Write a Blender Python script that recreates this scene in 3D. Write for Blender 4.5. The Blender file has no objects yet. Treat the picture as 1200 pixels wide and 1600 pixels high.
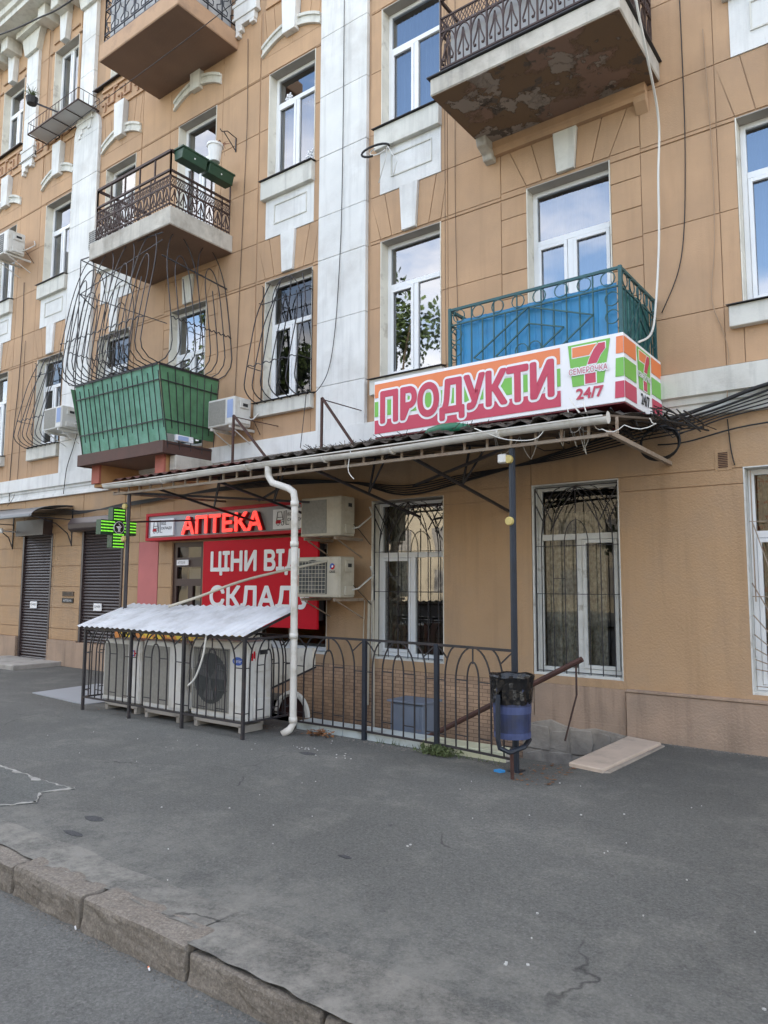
import bpy, bmesh, math, random
from mathutils import Matrix, Vector
random.seed(11)
S = bpy.context.scene
C = S.collection
# ------------------------------------------------------------ camera
f_px, yaw, pitch, roll, CH = 1150.4, -0.64322857, 0.09964202, -0.00459805, 1.6
fw = Vector((math.cos(pitch)*math.sin(yaw), math.cos(pitch)*math.cos(yaw), math.sin(pitch)))
r0 = Vector((math.cos(yaw), -math.sin(yaw), 0)); d0 = fw.cross(r0)
rt = math.cos(roll)*r0 + math.sin(roll)*d0; dn = -math.sin(roll)*r0 + math.cos(roll)*d0
cd = bpy.data.cameras.new('camera'); cam = bpy.data.objects.new('camera', cd); C.objects.link(cam)
cd.sensor_fit = 'VERTICAL'; cd.sensor_height = 24; cd.lens = f_px/1600*24; cd.clip_start = .05; cd.clip_end = 2000
M = Matrix((( rt.x, -dn.x, -fw.x, 0), (rt.y, -dn.y, -fw.y, 0), (rt.z, -dn.z, -fw.z, CH), (0, 0, 0, 1)))
cam.matrix_world = M; S.camera = cam
# ------------------------------------------------------------ sky, sun, exposure
SUN_EL, SUN_AZ = math.radians(30), math.radians(25)      # sun behind the building, the street lies in open shade
w = bpy.data.worlds.new('World'); S.world = w; w.use_nodes = True
nt = w.node_tree; nt.nodes.clear(); N = nt.nodes.new; L = nt.links.new
out = N('ShaderNodeOutputWorld'); bg = N('ShaderNodeBackground'); sky = N('ShaderNodeTexSky')
sky.sky_type = 'NISHITA'; sky.sun_disc = False; sky.sun_elevation = SUN_EL; sky.sun_rotation = SUN_AZ
sky.air_density = 1.0; sky.dust_density = 1.5
tc = N('ShaderNodeTexCoord'); mp = N('ShaderNodeMapping'); mp.inputs['Scale'].default_value = (1, 1, 2.6)
no = N('ShaderNodeTexNoise'); no.inputs['Scale'].default_value = 2.1; no.inputs['Detail'].default_value = 7; no.inputs['Roughness'].default_value = .58
rp = N('ShaderNodeValToRGB'); rp.color_ramp.elements[0].position = .44; rp.color_ramp.elements[1].position = .73
mx = N('ShaderNodeMixRGB'); mx.inputs[2].default_value = (8.6, 7.85, 7.1, 1)
L(tc.outputs['Generated'], mp.inputs[0]); L(mp.outputs[0], no.inputs[0]); L(no.outputs[0], rp.inputs[0])
L(rp.outputs[0], mx.inputs[0]); L(sky.outputs[0], mx.inputs[1]); L(mx.outputs[0], bg.inputs[0]); L(bg.outputs[0], out.inputs[0])
bg.inputs[1].default_value = .145
sd = bpy.data.lights.new('sun', 'SUN'); sd.energy = 3.5; sd.angle = math.radians(.6); sd.color = (1, .9, .76)
so = bpy.data.objects.new('sun', sd); C.objects.link(so)
sv = Vector((math.sin(SUN_AZ)*math.cos(SUN_EL), math.cos(SUN_AZ)*math.cos(SUN_EL), math.sin(SUN_EL)))
so.rotation_euler = sv.to_track_quat('Z', 'Y').to_euler(); so.location = (0, 30, 30)
S.view_settings.view_transform = 'Standard'; S.view_settings.look = 'None'; S.view_settings.gamma = 1
S.view_settings.use_curve_mapping = False; S.view_settings.exposure = 2.2
S.render.engine = 'CYCLES'; S.cycles.max_bounces = 7; S.cycles.transparent_max_bounces = 14

# ------------------------------------------------------------ mesh helpers
class MB:
    def __init__(s): s.v = []; s.f = []; s.m = []; s.mats = []; s.cur = 0
    def use(s, mat):
        if mat not in s.mats: s.mats.append(mat)
        s.cur = s.mats.index(mat); return s
    def add(s, vs, fs):
        b = len(s.v); s.v += [tuple(p) for p in vs]
        for f in fs: s.f.append(tuple(b+i for i in f)); s.m.append(s.cur)
        return s
    def box(s, x0, x1, y0, y1, z0, z1):
        return s.add([(x0,y0,z0),(x1,y0,z0),(x1,y1,z0),(x0,y1,z0),(x0,y0,z1),(x1,y0,z1),(x1,y1,z1),(x0,y1,z1)],
                     [(0,3,2,1),(4,5,6,7),(0,1,5,4),(1,2,6,5),(2,3,7,6),(3,0,4,7)])
    def poly(s, pts): return s.add(pts, [tuple(range(len(pts)))])
    def prism(s, p2, a, b, ax='y'):
        # p2 polygon in the plane across axis ax, extruded from a to b
        n = len(p2)
        def P(u, v, t): return (u, t, v) if ax == 'y' else ((t, u, v) if ax == 'x' else (u, v, t))
        vs = [P(u, v, a) for u, v in p2] + [P(u, v, b) for u, v in p2]
        return s.add(vs, [tuple(range(n)), tuple(range(2*n-1, n-1, -1))] + [(i, (i+1) % n, n+(i+1) % n, n+i) for i in range(n)])
    def band(s, lo, hi, a, b, ax='y'):
        for i in range(len(lo)-1): s.prism([lo[i], lo[i+1], hi[i+1], hi[i]], a, b, ax)
        return s
    def tube(s, pts, r, n=5, closed=False, r1=None):
        pts = [Vector(p) for p in pts]; k = len(pts)
        if k < 2: return s
        ring = []; prev = None
        for i in range(k):
            a = pts[i-1] if (i or closed) else pts[0]; b = pts[(i+1) % k] if (i < k-1 or closed) else pts[-1]
            t = (b-a)
            if t.length < 1e-7: t = Vector((0, 0, 1))
            t.normalize()
            if prev is None:
                u = t.cross(Vector((0, 0, 1)))
                if u.length < .05: u = t.cross(Vector((0, 1, 0)))
            else:
                u = prev - t*prev.dot(t)
                if u.length < 1e-4: u = t.cross(Vector((0.3, 1, 0.2)))
            u.normalize(); prev = u; v = t.cross(u)
            rr = r if r1 is None else r + (r1-r)*i/(k-1)
            ring.append([pts[i] + (u*math.cos(q*2*math.pi/n+math.pi/4) + v*math.sin(q*2*math.pi/n+math.pi/4))*rr for q in range(n)])
        vs = [p for g in ring for p in g]; fs = []
        for i in range(k if closed else k-1):
            j = (i+1) % k
            for q in range(n): fs.append((i*n+q, i*n+(q+1) % n, j*n+(q+1) % n, j*n+q))
        if not closed: fs += [tuple(range(n-1, -1, -1)), tuple((k-1)*n+q for q in range(n))]
        return s.add(vs, fs)
    def bar(s, p, q, r, n=4): return s.tube([p, q], r, n)
    def ell(s, c, a, b, n=16, z0=None):
        # flat ellipse: centre c, half-axis vectors a, b
        c, a, b = Vector(c), Vector(a), Vector(b)
        return s.poly([c + a*math.cos(2*math.pi*i/n) + b*math.sin(2*math.pi*i/n) for i in range(n)])
    def ring(s, c, a, b, r, n=14, k=4):
        c, a, b = Vector(c), Vector(a), Vector(b)
        return s.tube([c + a*math.cos(2*math.pi*i/n) + b*math.sin(2*math.pi*i/n) for i in range(n)], r, k, closed=True)
    def sphere(s, c, r, nu=8, nv=6, sc=(1, 1, 1)):
        vs = []; fs = []
        for j in range(nv+1):
            th = math.pi*j/nv
            for i in range(nu):
                ph = 2*math.pi*i/nu
                vs.append((c[0]+r*sc[0]*math.sin(th)*math.cos(ph), c[1]+r*sc[1]*math.sin(th)*math.sin(ph), c[2]+r*sc[2]*math.cos(th)))
        for j in range(nv):
            for i in range(nu): fs.append((j*nu+i, j*nu+(i+1) % nu, (j+1)*nu+(i+1) % nu, (j+1)*nu+i))
        return s.add(vs, fs)
    def text(s, body, u0, u1, z0, z1, plane, face='-y', bold=0.0, depth=0.0, shear=0.0, keep=False):
        c = bpy.data.curves.new('lettering', 'FONT'); c.body = body; c.size = 1; c.shear = shear; c.resolution_u = 3
        c.extrude = depth/2 if depth > .002 else 0
        o = bpy.data.objects.new('lettering', c); C.objects.link(o)
        dg = bpy.context.evaluated_depsgraph_get(); me = bpy.data.meshes.new_from_object(o.evaluated_get(dg))
        vs = [v.co.copy() for v in me.vertices]; fs = [tuple(p.vertices) for p in me.polygons]
        bpy.data.objects.remove(o); bpy.data.curves.remove(c); bpy.data.meshes.remove(me)
        if not vs: return s
        if depth <= .002:      # font contours may overlap: give every face its own hair of depth
            nv = []; nf = []
            for i, f in enumerate(fs):
                nf.append(tuple(range(len(nv), len(nv)+len(f)))); nv += [Vector((vs[q].x, vs[q].y, (i % 9)*.00004)) for q in f]
            vs, fs = nv, nf
        ax, bx = min(v.x for v in vs), max(v.x for v in vs); ay, by = min(v.y for v in vs), max(v.y for v in vs)
        sx = (u1-u0)/max(bx-ax, 1e-6); sz = (z1-z0)/max(by-ay, 1e-6)
        if keep: sx = sz
        P = []
        for v in vs:
            u = u0+(v.x-ax)*sx; z = z0+(v.y-ay)*sz; d = v.z
            P.append((u, plane-depth/2-d, z) if face == '-y' else ((plane+depth/2+d, u, z) if face == '+x' else (u, z, plane+d)))
        s.add(P, fs)
        if bold:
            for k in range(20):
                a_ = k*2*math.pi/20; du = bold*(z1-z0)*math.cos(a_); dz = bold*(z1-z0)*math.sin(a_); dd = -.0001*(k+1)
                s.add([(p[0]+du, p[1]+dd, p[2]+dz) if face == '-y' else (p[0]-dd, p[1]+du, p[2]+dz) for p in P], fs)
        return s
    def build(s, name, parent=None, smooth=False, bevel=0.0, recalc=True, **kw):
        me = bpy.data.meshes.new(name); me.from_pydata([tuple(v) for v in s.v], [], s.f)
        for m_ in s.mats: me.materials.append(m_)
        if len(s.mats) > 1: me.polygons.foreach_set('material_index', s.m)
        if recalc:
            bm = bmesh.new(); bm.from_mesh(me); bmesh.ops.recalc_face_normals(bm, faces=bm.faces); bm.to_mesh(me); bm.free()
        if smooth: me.polygons.foreach_set('use_smooth', [True]*len(me.polygons))
        me.update(); o = bpy.data.objects.new(name, me); C.objects.link(o)
        if parent is not None: adopt(o, parent)
        if bevel:
            b = o.modifiers.new('edge', 'BEVEL'); b.width = bevel; b.segments = 1; b.limit_method = 'ANGLE'
        tag(o, **kw); return o
def tag(o, label=None, cat=None, group=None, kind=None):
    if label: o['label'] = label
    if cat: o['category'] = cat
    if group: o['group'] = group
    if kind: o['kind'] = kind
    return o
def world_of(o):
    m = o.matrix_parent_inverse @ o.matrix_basis if o.parent else o.matrix_basis.copy()
    return (world_of(o.parent) @ m) if o.parent else Matrix.LocRotScale(o.location, o.rotation_euler, o.scale)
def adopt(o, p):
    o.parent = p; o.matrix_parent_inverse = world_of(p).inverted()
def thing(name, loc, parent=None, **kw):
    o = bpy.data.objects.new(name, None); o.empty_display_size = .2; C.objects.link(o); o.location = loc
    if parent is not None: adopt(o, parent)
    tag(o, **kw); return o
def copy_tree(o, parent=None, first=True):
    c = o.copy(); C.objects.link(c)
    if parent is not None: c.parent = parent; c.matrix_parent_inverse = o.matrix_parent_inverse.copy()
    for ch in o.children: copy_tree(ch, c, False)
    return c

# ------------------------------------------------------------ materials
MATS = {}
def mat(name, col, rough=.8, var=.12, sc=3, bump=.0, bsc=60, metal=0, spec=.5, dirt=None, dsc=1.2, dlo=.5, dhi=.7, streak=0, rnd=0, coat=0, emit=0, det=6):
    m = bpy.data.materials.new(name); m.use_nodes = True; t = m.node_tree; t.nodes.clear(); n = t.nodes.new; l = t.links.new
    o = n('ShaderNodeOutputMaterial'); b = n('ShaderNodeBsdfPrincipled'); l(b.outputs[0], o.inputs[0])
    b.inputs['Metallic'].default_value = metal; b.inputs['Specular IOR Level'].default_value = spec
    if coat: b.inputs['Coat Weight'].default_value = coat
    g = n('ShaderNodeNewGeometry'); c3 = (*col, 1)
    no = n('ShaderNodeTexNoise'); no.inputs['Scale'].default_value = sc; no.inputs['Detail'].default_value = det; l(g.outputs['Position'], no.inputs[0])
    mr = n('ShaderNodeMapRange'); mr.inputs[1].default_value = .3; mr.inputs[2].default_value = .7
    mr.inputs[3].default_value = 1-var; mr.inputs[4].default_value = 1+var; l(no.outputs[0], mr.inputs[0])
    cur = n('ShaderNodeMixRGB'); cur.blend_type = 'MULTIPLY'; cur.inputs[0].default_value = 1; cur.inputs[1].default_value = c3; l(mr.outputs[0], cur.inputs[2])
    if rnd:
        oi = n('ShaderNodeObjectInfo'); m2 = n('ShaderNodeMapRange'); m2.inputs[3].default_value = 1-rnd; m2.inputs[4].default_value = 1+rnd
        l(oi.outputs['Random'], m2.inputs[0]); c2 = n('ShaderNodeMixRGB'); c2.blend_type = 'MULTIPLY'; c2.inputs[0].default_value = 1
        l(cur.outputs[0], c2.inputs[1]); l(m2.outputs[0], c2.inputs[2]); cur = c2
    def dirtmix(cur, colr, vec_scale, s, lo, hi, amt):
        mp = n('ShaderNodeMapping'); mp.inputs['Scale'].default_value = vec_scale; l(g.outputs['Position'], mp.inputs[0])
        q = n('ShaderNodeTexNoise'); q.inputs['Scale'].default_value = s; q.inputs['Detail'].default_value = 8; q.inputs['Roughness'].default_value = .62; l(mp.outputs[0], q.inputs[0])
        r = n('ShaderNodeMapRange'); r.inputs[1].default_value = lo; r.inputs[2].default_value = hi; r.inputs[3].default_value = 0; r.inputs[4].default_value = amt; l(q.outputs[0], r.inputs[0])
        c = n('ShaderNodeMixRGB'); c.inputs[2].default_value = (*colr, 1); l(r.outputs[0], c.inputs[0]); l(cur.outputs[0], c.inputs[1]); return c
    if dirt: cur = dirtmix(cur, dirt, (1, 1, 1), dsc, dlo, dhi, .8)
    if streak: cur = dirtmix(cur, tuple(x*.45 for x in col), (5, 5, .35), 1.6, .5, .75, streak)
    l(cur.outputs[0], b.inputs['Base Color'])
    rr = n('ShaderNodeMapRange'); rr.inputs[3].default_value = max(.03, rough-.1); rr.inputs[4].default_value = min(1, rough+.1); l(no.outputs[0], rr.inputs[0]); l(rr.outputs[0], b.inputs['Roughness'])
    if bump:
        bn = n('ShaderNodeTexNoise'); bn.inputs['Scale'].default_value = bsc; bn.inputs['Detail'].default_value = 5; l(g.outputs['Position'], bn.inputs[0])
        bp = n('ShaderNodeBump'); bp.inputs['Strength'].default_value = min(1, bump); bp.inputs['Distance'].default_value = .01*max(1, bump); l(bn.outputs[0], bp.inputs['Height']); l(bp.outputs[0], b.inputs['Normal'])
    if emit: b.inputs['Emission Color'].default_value = c3; b.inputs['Emission Strength'].default_value = emit
    MATS[name] = m; return m
def nodes_of(m): return m.node_tree, m.node_tree.nodes.new, m.node_tree.links.new
def bsdf(m): return next(x for x in m.node_tree.nodes if x.type == 'BSDF_PRINCIPLED')

stucco = mat('ochre_stucco', (.47,.302,.178), .92, .10, 1.3, .35, 70, dirt=(.35,.235,.15), dsc=.9, dlo=.45, dhi=.8, streak=.22, rnd=.035)
plaster = mat('ochre_plaster', (.455,.295,.165), .92, .12, 1.1, .8, 55, dirt=(.31,.225,.155), dsc=1.1, dlo=.44, dhi=.72, streak=.28)
plinth_m = mat('pinkish_plinth', (.37,.265,.19), .92, .14, 1.5, 1.0, 45, dirt=(.22,.175,.135), dsc=1.4, dlo=.45, dhi=.8, streak=.6)
white = mat('white_limewash', (.71,.71,.685), .88, .08, 2, .35, 50, dirt=(.46,.44,.41), dsc=1.6, dlo=.50, dhi=.85, streak=.4, rnd=.02)
cream = mat('cream_moulding', (.64,.63,.57), .88, .08, 2, .3, 50, dirt=(.32,.3,.26), dsc=2, dlo=.5, dhi=.8, streak=.55)
core_m = mat('wall_core', (.38,.25,.155), .95, .15, 2, .3, 60)
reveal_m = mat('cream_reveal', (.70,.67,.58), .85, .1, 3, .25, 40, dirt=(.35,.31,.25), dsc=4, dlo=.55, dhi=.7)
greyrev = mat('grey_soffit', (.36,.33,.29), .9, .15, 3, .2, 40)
pvc = mat('white_pvc', (.76,.77,.77), .35, .04, 3)
pvcold = mat('old_white_paint', (.62,.62,.58), .6, .1, 6, .2, 30, dirt=(.3,.27,.22), dsc=7, dlo=.58, dhi=.7)
slab_m = mat('concrete_slab_edge', (.50,.47,.41), .9, .15, 3, .5, 30, dirt=(.22,.19,.15), dsc=2.5, dlo=.48, dhi=.75, streak=.7)
tanedge = mat('tan_slab_edge', (.46,.30,.19), .9, .1, 3, .4, 30, dirt=(.3,.2,.14), dsc=3)
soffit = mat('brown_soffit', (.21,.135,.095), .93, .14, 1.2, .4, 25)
ringbl = mat('brown_iron', (.055,.032,.027), .6, .25, 8, metal=.2)
darkiron = mat('black_iron', (.032,.03,.034), .5, .3, 9, metal=.2, dirt=(.09,.045,.03), dsc=9, dlo=.6, dhi=.75)
blueiron = mat('navy_iron', (.016,.022,.034), .5, .2, 9, metal=.2)
tealiron = mat('dark_teal_iron', (.02,.085,.09), .5, .2, 9)
rustiron = mat('rusty_iron', (.06,.026,.02), .75, .3, 12, .3, 60)
tanmetal = mat('tan_painted_metal', (.30,.24,.18), .7, .2, 6, .2, 50, dirt=(.14,.08,.05), dsc=6)
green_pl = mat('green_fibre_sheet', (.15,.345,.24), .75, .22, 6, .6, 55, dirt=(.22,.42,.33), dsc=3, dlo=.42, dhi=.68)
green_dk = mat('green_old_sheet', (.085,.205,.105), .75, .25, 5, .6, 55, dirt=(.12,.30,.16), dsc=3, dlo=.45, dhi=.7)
blue_sh = mat('blue_profiled_sheet', (.03,.235,.46), .45, .06, 3, dirt=(.03,.17,.33), dsc=3)
teal_sh = mat('teal_profiled_sheet', (.012,.12,.11), .5, .1, 3)
brownedge = mat('brown_edge_board', (.085,.04,.03), .7, .2, 5, .2, 30)
redpaint = mat('faded_red_beam', (.38,.12,.085), .85, .15, 6, .3, 40)
sandbeam = mat('ochre_beam', (.48,.27,.12), .9, .12, 3)
gut = mat('white_gutter', (.60,.58,.53), .5, .08, 4, .1, 40, dirt=(.33,.29,.22), dsc=5, dlo=.5, dhi=.72)
tile_m = mat('brown_roof_sheet', (.075,.022,.018), .5, .25, 7, dirt=(.05,.04,.035), dsc=3)
debris = mat('roof_debris', (.06,.05,.04), .95, .4, 12, 1, 30)
redsign = mat('red_vinyl', (.50,.006,.018), .6, .03, 2, spec=.15)
redframe = mat('red_sign_frame', (.45,.01,.02), .55, .03, 2, spec=.2)
greysign = mat('silver_sign_face', (.30,.31,.33), .35, .05, 2)
whitep = mat('white_print', (.78,.78,.79), .45, .03, 2)
orangep = mat('orange_print', (.74,.21,.07), .45, .04, 2)
greenp = mat('green_print', (.17,.45,.07), .45, .04, 2)
crim = mat('crimson_print', (.50,.045,.09), .45, .04, 2)
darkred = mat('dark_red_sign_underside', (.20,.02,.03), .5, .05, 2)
blackp = mat('black_print', (.02,.02,.022), .5, .05, 2)
ledred = mat('red_lit_letter', (.95,.04,.03), .4, .05, 60, emit=.38)
redside = mat('red_letter_side', (.22,.008,.012), .5, .05, 3)
acw = mat('ac_white_enamel', (.62,.61,.57), .45, .06, 5, dirt=(.42,.38,.30), dsc=5, dlo=.5, dhi=.75, streak=.25)
acbe = mat('ac_yellowed_enamel', (.50,.46,.37), .5, .07, 5, dirt=(.32,.27,.19), dsc=5, dlo=.5, dhi=.75, streak=.35)
acd = mat('ac_dark_grille', (.05,.055,.055), .6, .2, 20)
acgr = mat('ac_grey_coil', (.25,.24,.21), .7, .12, 30)
conc = mat('concrete', (.34,.32,.29), .9, .15, 4, .6, 40, dirt=(.18,.17,.15), dsc=3)
shut = mat('dark_brown_shutter', (.052,.036,.035), .45, .08, 3)
doorm = mat('dark_brown_door', (.035,.012,.012), .4, .1, 3)
pinkm = mat('pink_paint', (.50,.165,.155), .9, .08, 2, .3, 60)
canopym = mat('grey_metal_canopy', (.11,.115,.12), .45, .1, 4)
corr = mat('galvanised_white_sheet', (.62,.64,.66), .42, .06, 4, metal=.15, dirt=(.36,.36,.35), dsc=3, dlo=.45, dhi=.75)
navy = mat('blue_plastic', (.024,.036,.095), .5, .3, 9, dirt=(.03,.035,.06), dsc=7, dlo=.42, dhi=.6)
bluelt = mat('light_blue_plastic', (.05,.068,.16), .5, .2, 9)
bag = mat('black_bag', (.006,.006,.007), .28, .3, 9, .6, 30)
tan_cable = mat('tan_cable', (.36,.25,.16), .7, .05, 3)
blk = mat('black_cable', (.015,.014,.014), .6, .1, 3)
whc = mat('white_hose', (.68,.67,.62), .5, .05, 3)
yelb = mat('yellowed_box', (.50,.40,.14), .6, .15, 12)
tilw = mat('pale_blue_tile', (.46,.52,.52), .5, .1, 4, dirt=(.30,.31,.28), dsc=5)
tily = mat('pale_yellow_tile', (.52,.53,.38), .5, .1, 4, dirt=(.3,.3,.24), dsc=5)
tilp = mat('beige_tile', (.50,.41,.33), .7, .1, 4, .2, 30, dirt=(.33,.28,.23), dsc=5)
stone = mat('grey_rubble_stone', (.30,.265,.22), .95, .22, 5, 1.0, 25, dirt=(.19,.165,.14), dsc=4)
boxm = mat('blue_grey_box', (.16,.19,.24), .7, .12, 5, dirt=(.30,.2,.17), dsc=8, dlo=.62, dhi=.7)
greenbox = mat('dark_green_planter', (.016,.055,.028), .5, .1, 5)
pot = mat('white_pot', (.70,.70,.68), .5, .05, 5)
leaf = mat('weed_leaf', (.075,.10,.035), .8, .35, 14)
dead = mat('dead_leaf', (.22,.10,.04), .9, .35, 14)
leafd = mat('tree_leaf', (.06,.095,.025), .8, .4, 2)
bark = mat('tree_bark', (.12,.09,.065), .95, .2, 8, .6, 20)
yelban = mat('yellow_banner', (.62,.45,.03), .6, .1, 3, dirt=(.45,.10,.03), dsc=3.5, dlo=.52, dhi=.56)
room_m = mat('dim_room', (.17,.16,.145), .95, .3, 2)
curt = mat('pale_curtain', (.50,.50,.50), .95, .08, 3)
curtb = mat('blue_curtain', (.30,.38,.58), .95, .08, 3)
curtp = mat('patterned_curtain', (.55,.52,.42), .95, .45, 22)
curto = mat('orange_flower_curtain', (.50,.36,.22), .95, .3, 20, dirt=(.45,.10,.03), dsc=10, dlo=.52, dhi=.56)
opp = mat('cream_wall_opposite', (.30,.26,.19), .9, .1, 1, streak=.2)
litter = mat('paper_scrap', (.45,.45,.43), .8, .1, 9)
ledg = mat('green_led', (.22,.75,.05), .5, .3, 90, emit=.22)
ledk = mat('dark_green_sign_body', (.012,.06,.025), .4, .1, 5)

def glass_mat(name, ior=2.0, tint=(.55,.6,.62)):
    m = bpy.data.materials.new(name); m.use_nodes = True; t, n, l = nodes_of(m); t.nodes.clear()
    o = n('ShaderNodeOutputMaterial'); mx = n('ShaderNodeMixShader'); tr = n('ShaderNodeBsdfTransparent'); gl = n('ShaderNodeBsdfGlossy'); fr = n('ShaderNodeFresnel')
    tr.inputs[0].default_value = (*tint, 1); gl.inputs['Roughness'].default_value = .012; gl.inputs[0].default_value = (.95,.97,1,1); fr.inputs[0].default_value = ior
    g = n('ShaderNodeNewGeometry'); no = n('ShaderNodeTexNoise'); no.inputs['Scale'].default_value = 1.7; no.inputs['Detail'].default_value = 1
    bp = n('ShaderNodeBump'); bp.inputs['Strength'].default_value = .10; bp.inputs['Distance'].default_value = .02
    l(g.outputs['Position'], no.inputs[0]); l(no.outputs[0], bp.inputs['Height']); l(bp.outputs[0], gl.inputs['Normal'])
    l(fr.outputs[0], mx.inputs[0]); l(tr.outputs[0], mx.inputs[1]); l(gl.outputs[0], mx.inputs[2]); l(mx.outputs[0], o.inputs[0]); return m
glass = glass_mat('window_glass', 2.9); glass_d = glass_mat('dusty_window_glass', 1.6, (.62,.63,.62))

# peeling soffit under the big balcony
def peel_mat():
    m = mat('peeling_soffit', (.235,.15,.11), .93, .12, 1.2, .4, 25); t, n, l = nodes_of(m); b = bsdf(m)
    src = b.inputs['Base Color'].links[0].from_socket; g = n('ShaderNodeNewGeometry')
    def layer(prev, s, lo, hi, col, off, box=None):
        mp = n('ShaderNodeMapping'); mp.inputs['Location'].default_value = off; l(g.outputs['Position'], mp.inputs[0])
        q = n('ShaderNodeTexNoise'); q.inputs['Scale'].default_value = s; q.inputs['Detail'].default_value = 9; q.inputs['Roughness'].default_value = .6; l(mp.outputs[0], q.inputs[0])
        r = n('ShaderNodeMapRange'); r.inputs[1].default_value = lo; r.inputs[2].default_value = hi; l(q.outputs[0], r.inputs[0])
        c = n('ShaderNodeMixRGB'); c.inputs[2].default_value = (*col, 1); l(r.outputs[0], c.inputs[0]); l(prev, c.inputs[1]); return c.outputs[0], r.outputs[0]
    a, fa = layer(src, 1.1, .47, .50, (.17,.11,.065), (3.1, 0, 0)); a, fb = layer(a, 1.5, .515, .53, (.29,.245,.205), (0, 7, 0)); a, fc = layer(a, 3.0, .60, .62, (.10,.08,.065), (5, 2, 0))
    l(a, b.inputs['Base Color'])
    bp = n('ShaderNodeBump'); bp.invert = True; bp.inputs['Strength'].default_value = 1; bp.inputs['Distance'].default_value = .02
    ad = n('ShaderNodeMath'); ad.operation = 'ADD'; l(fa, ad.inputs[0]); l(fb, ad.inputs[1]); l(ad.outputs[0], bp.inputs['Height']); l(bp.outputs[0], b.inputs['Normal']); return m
peel = peel_mat()

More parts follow.
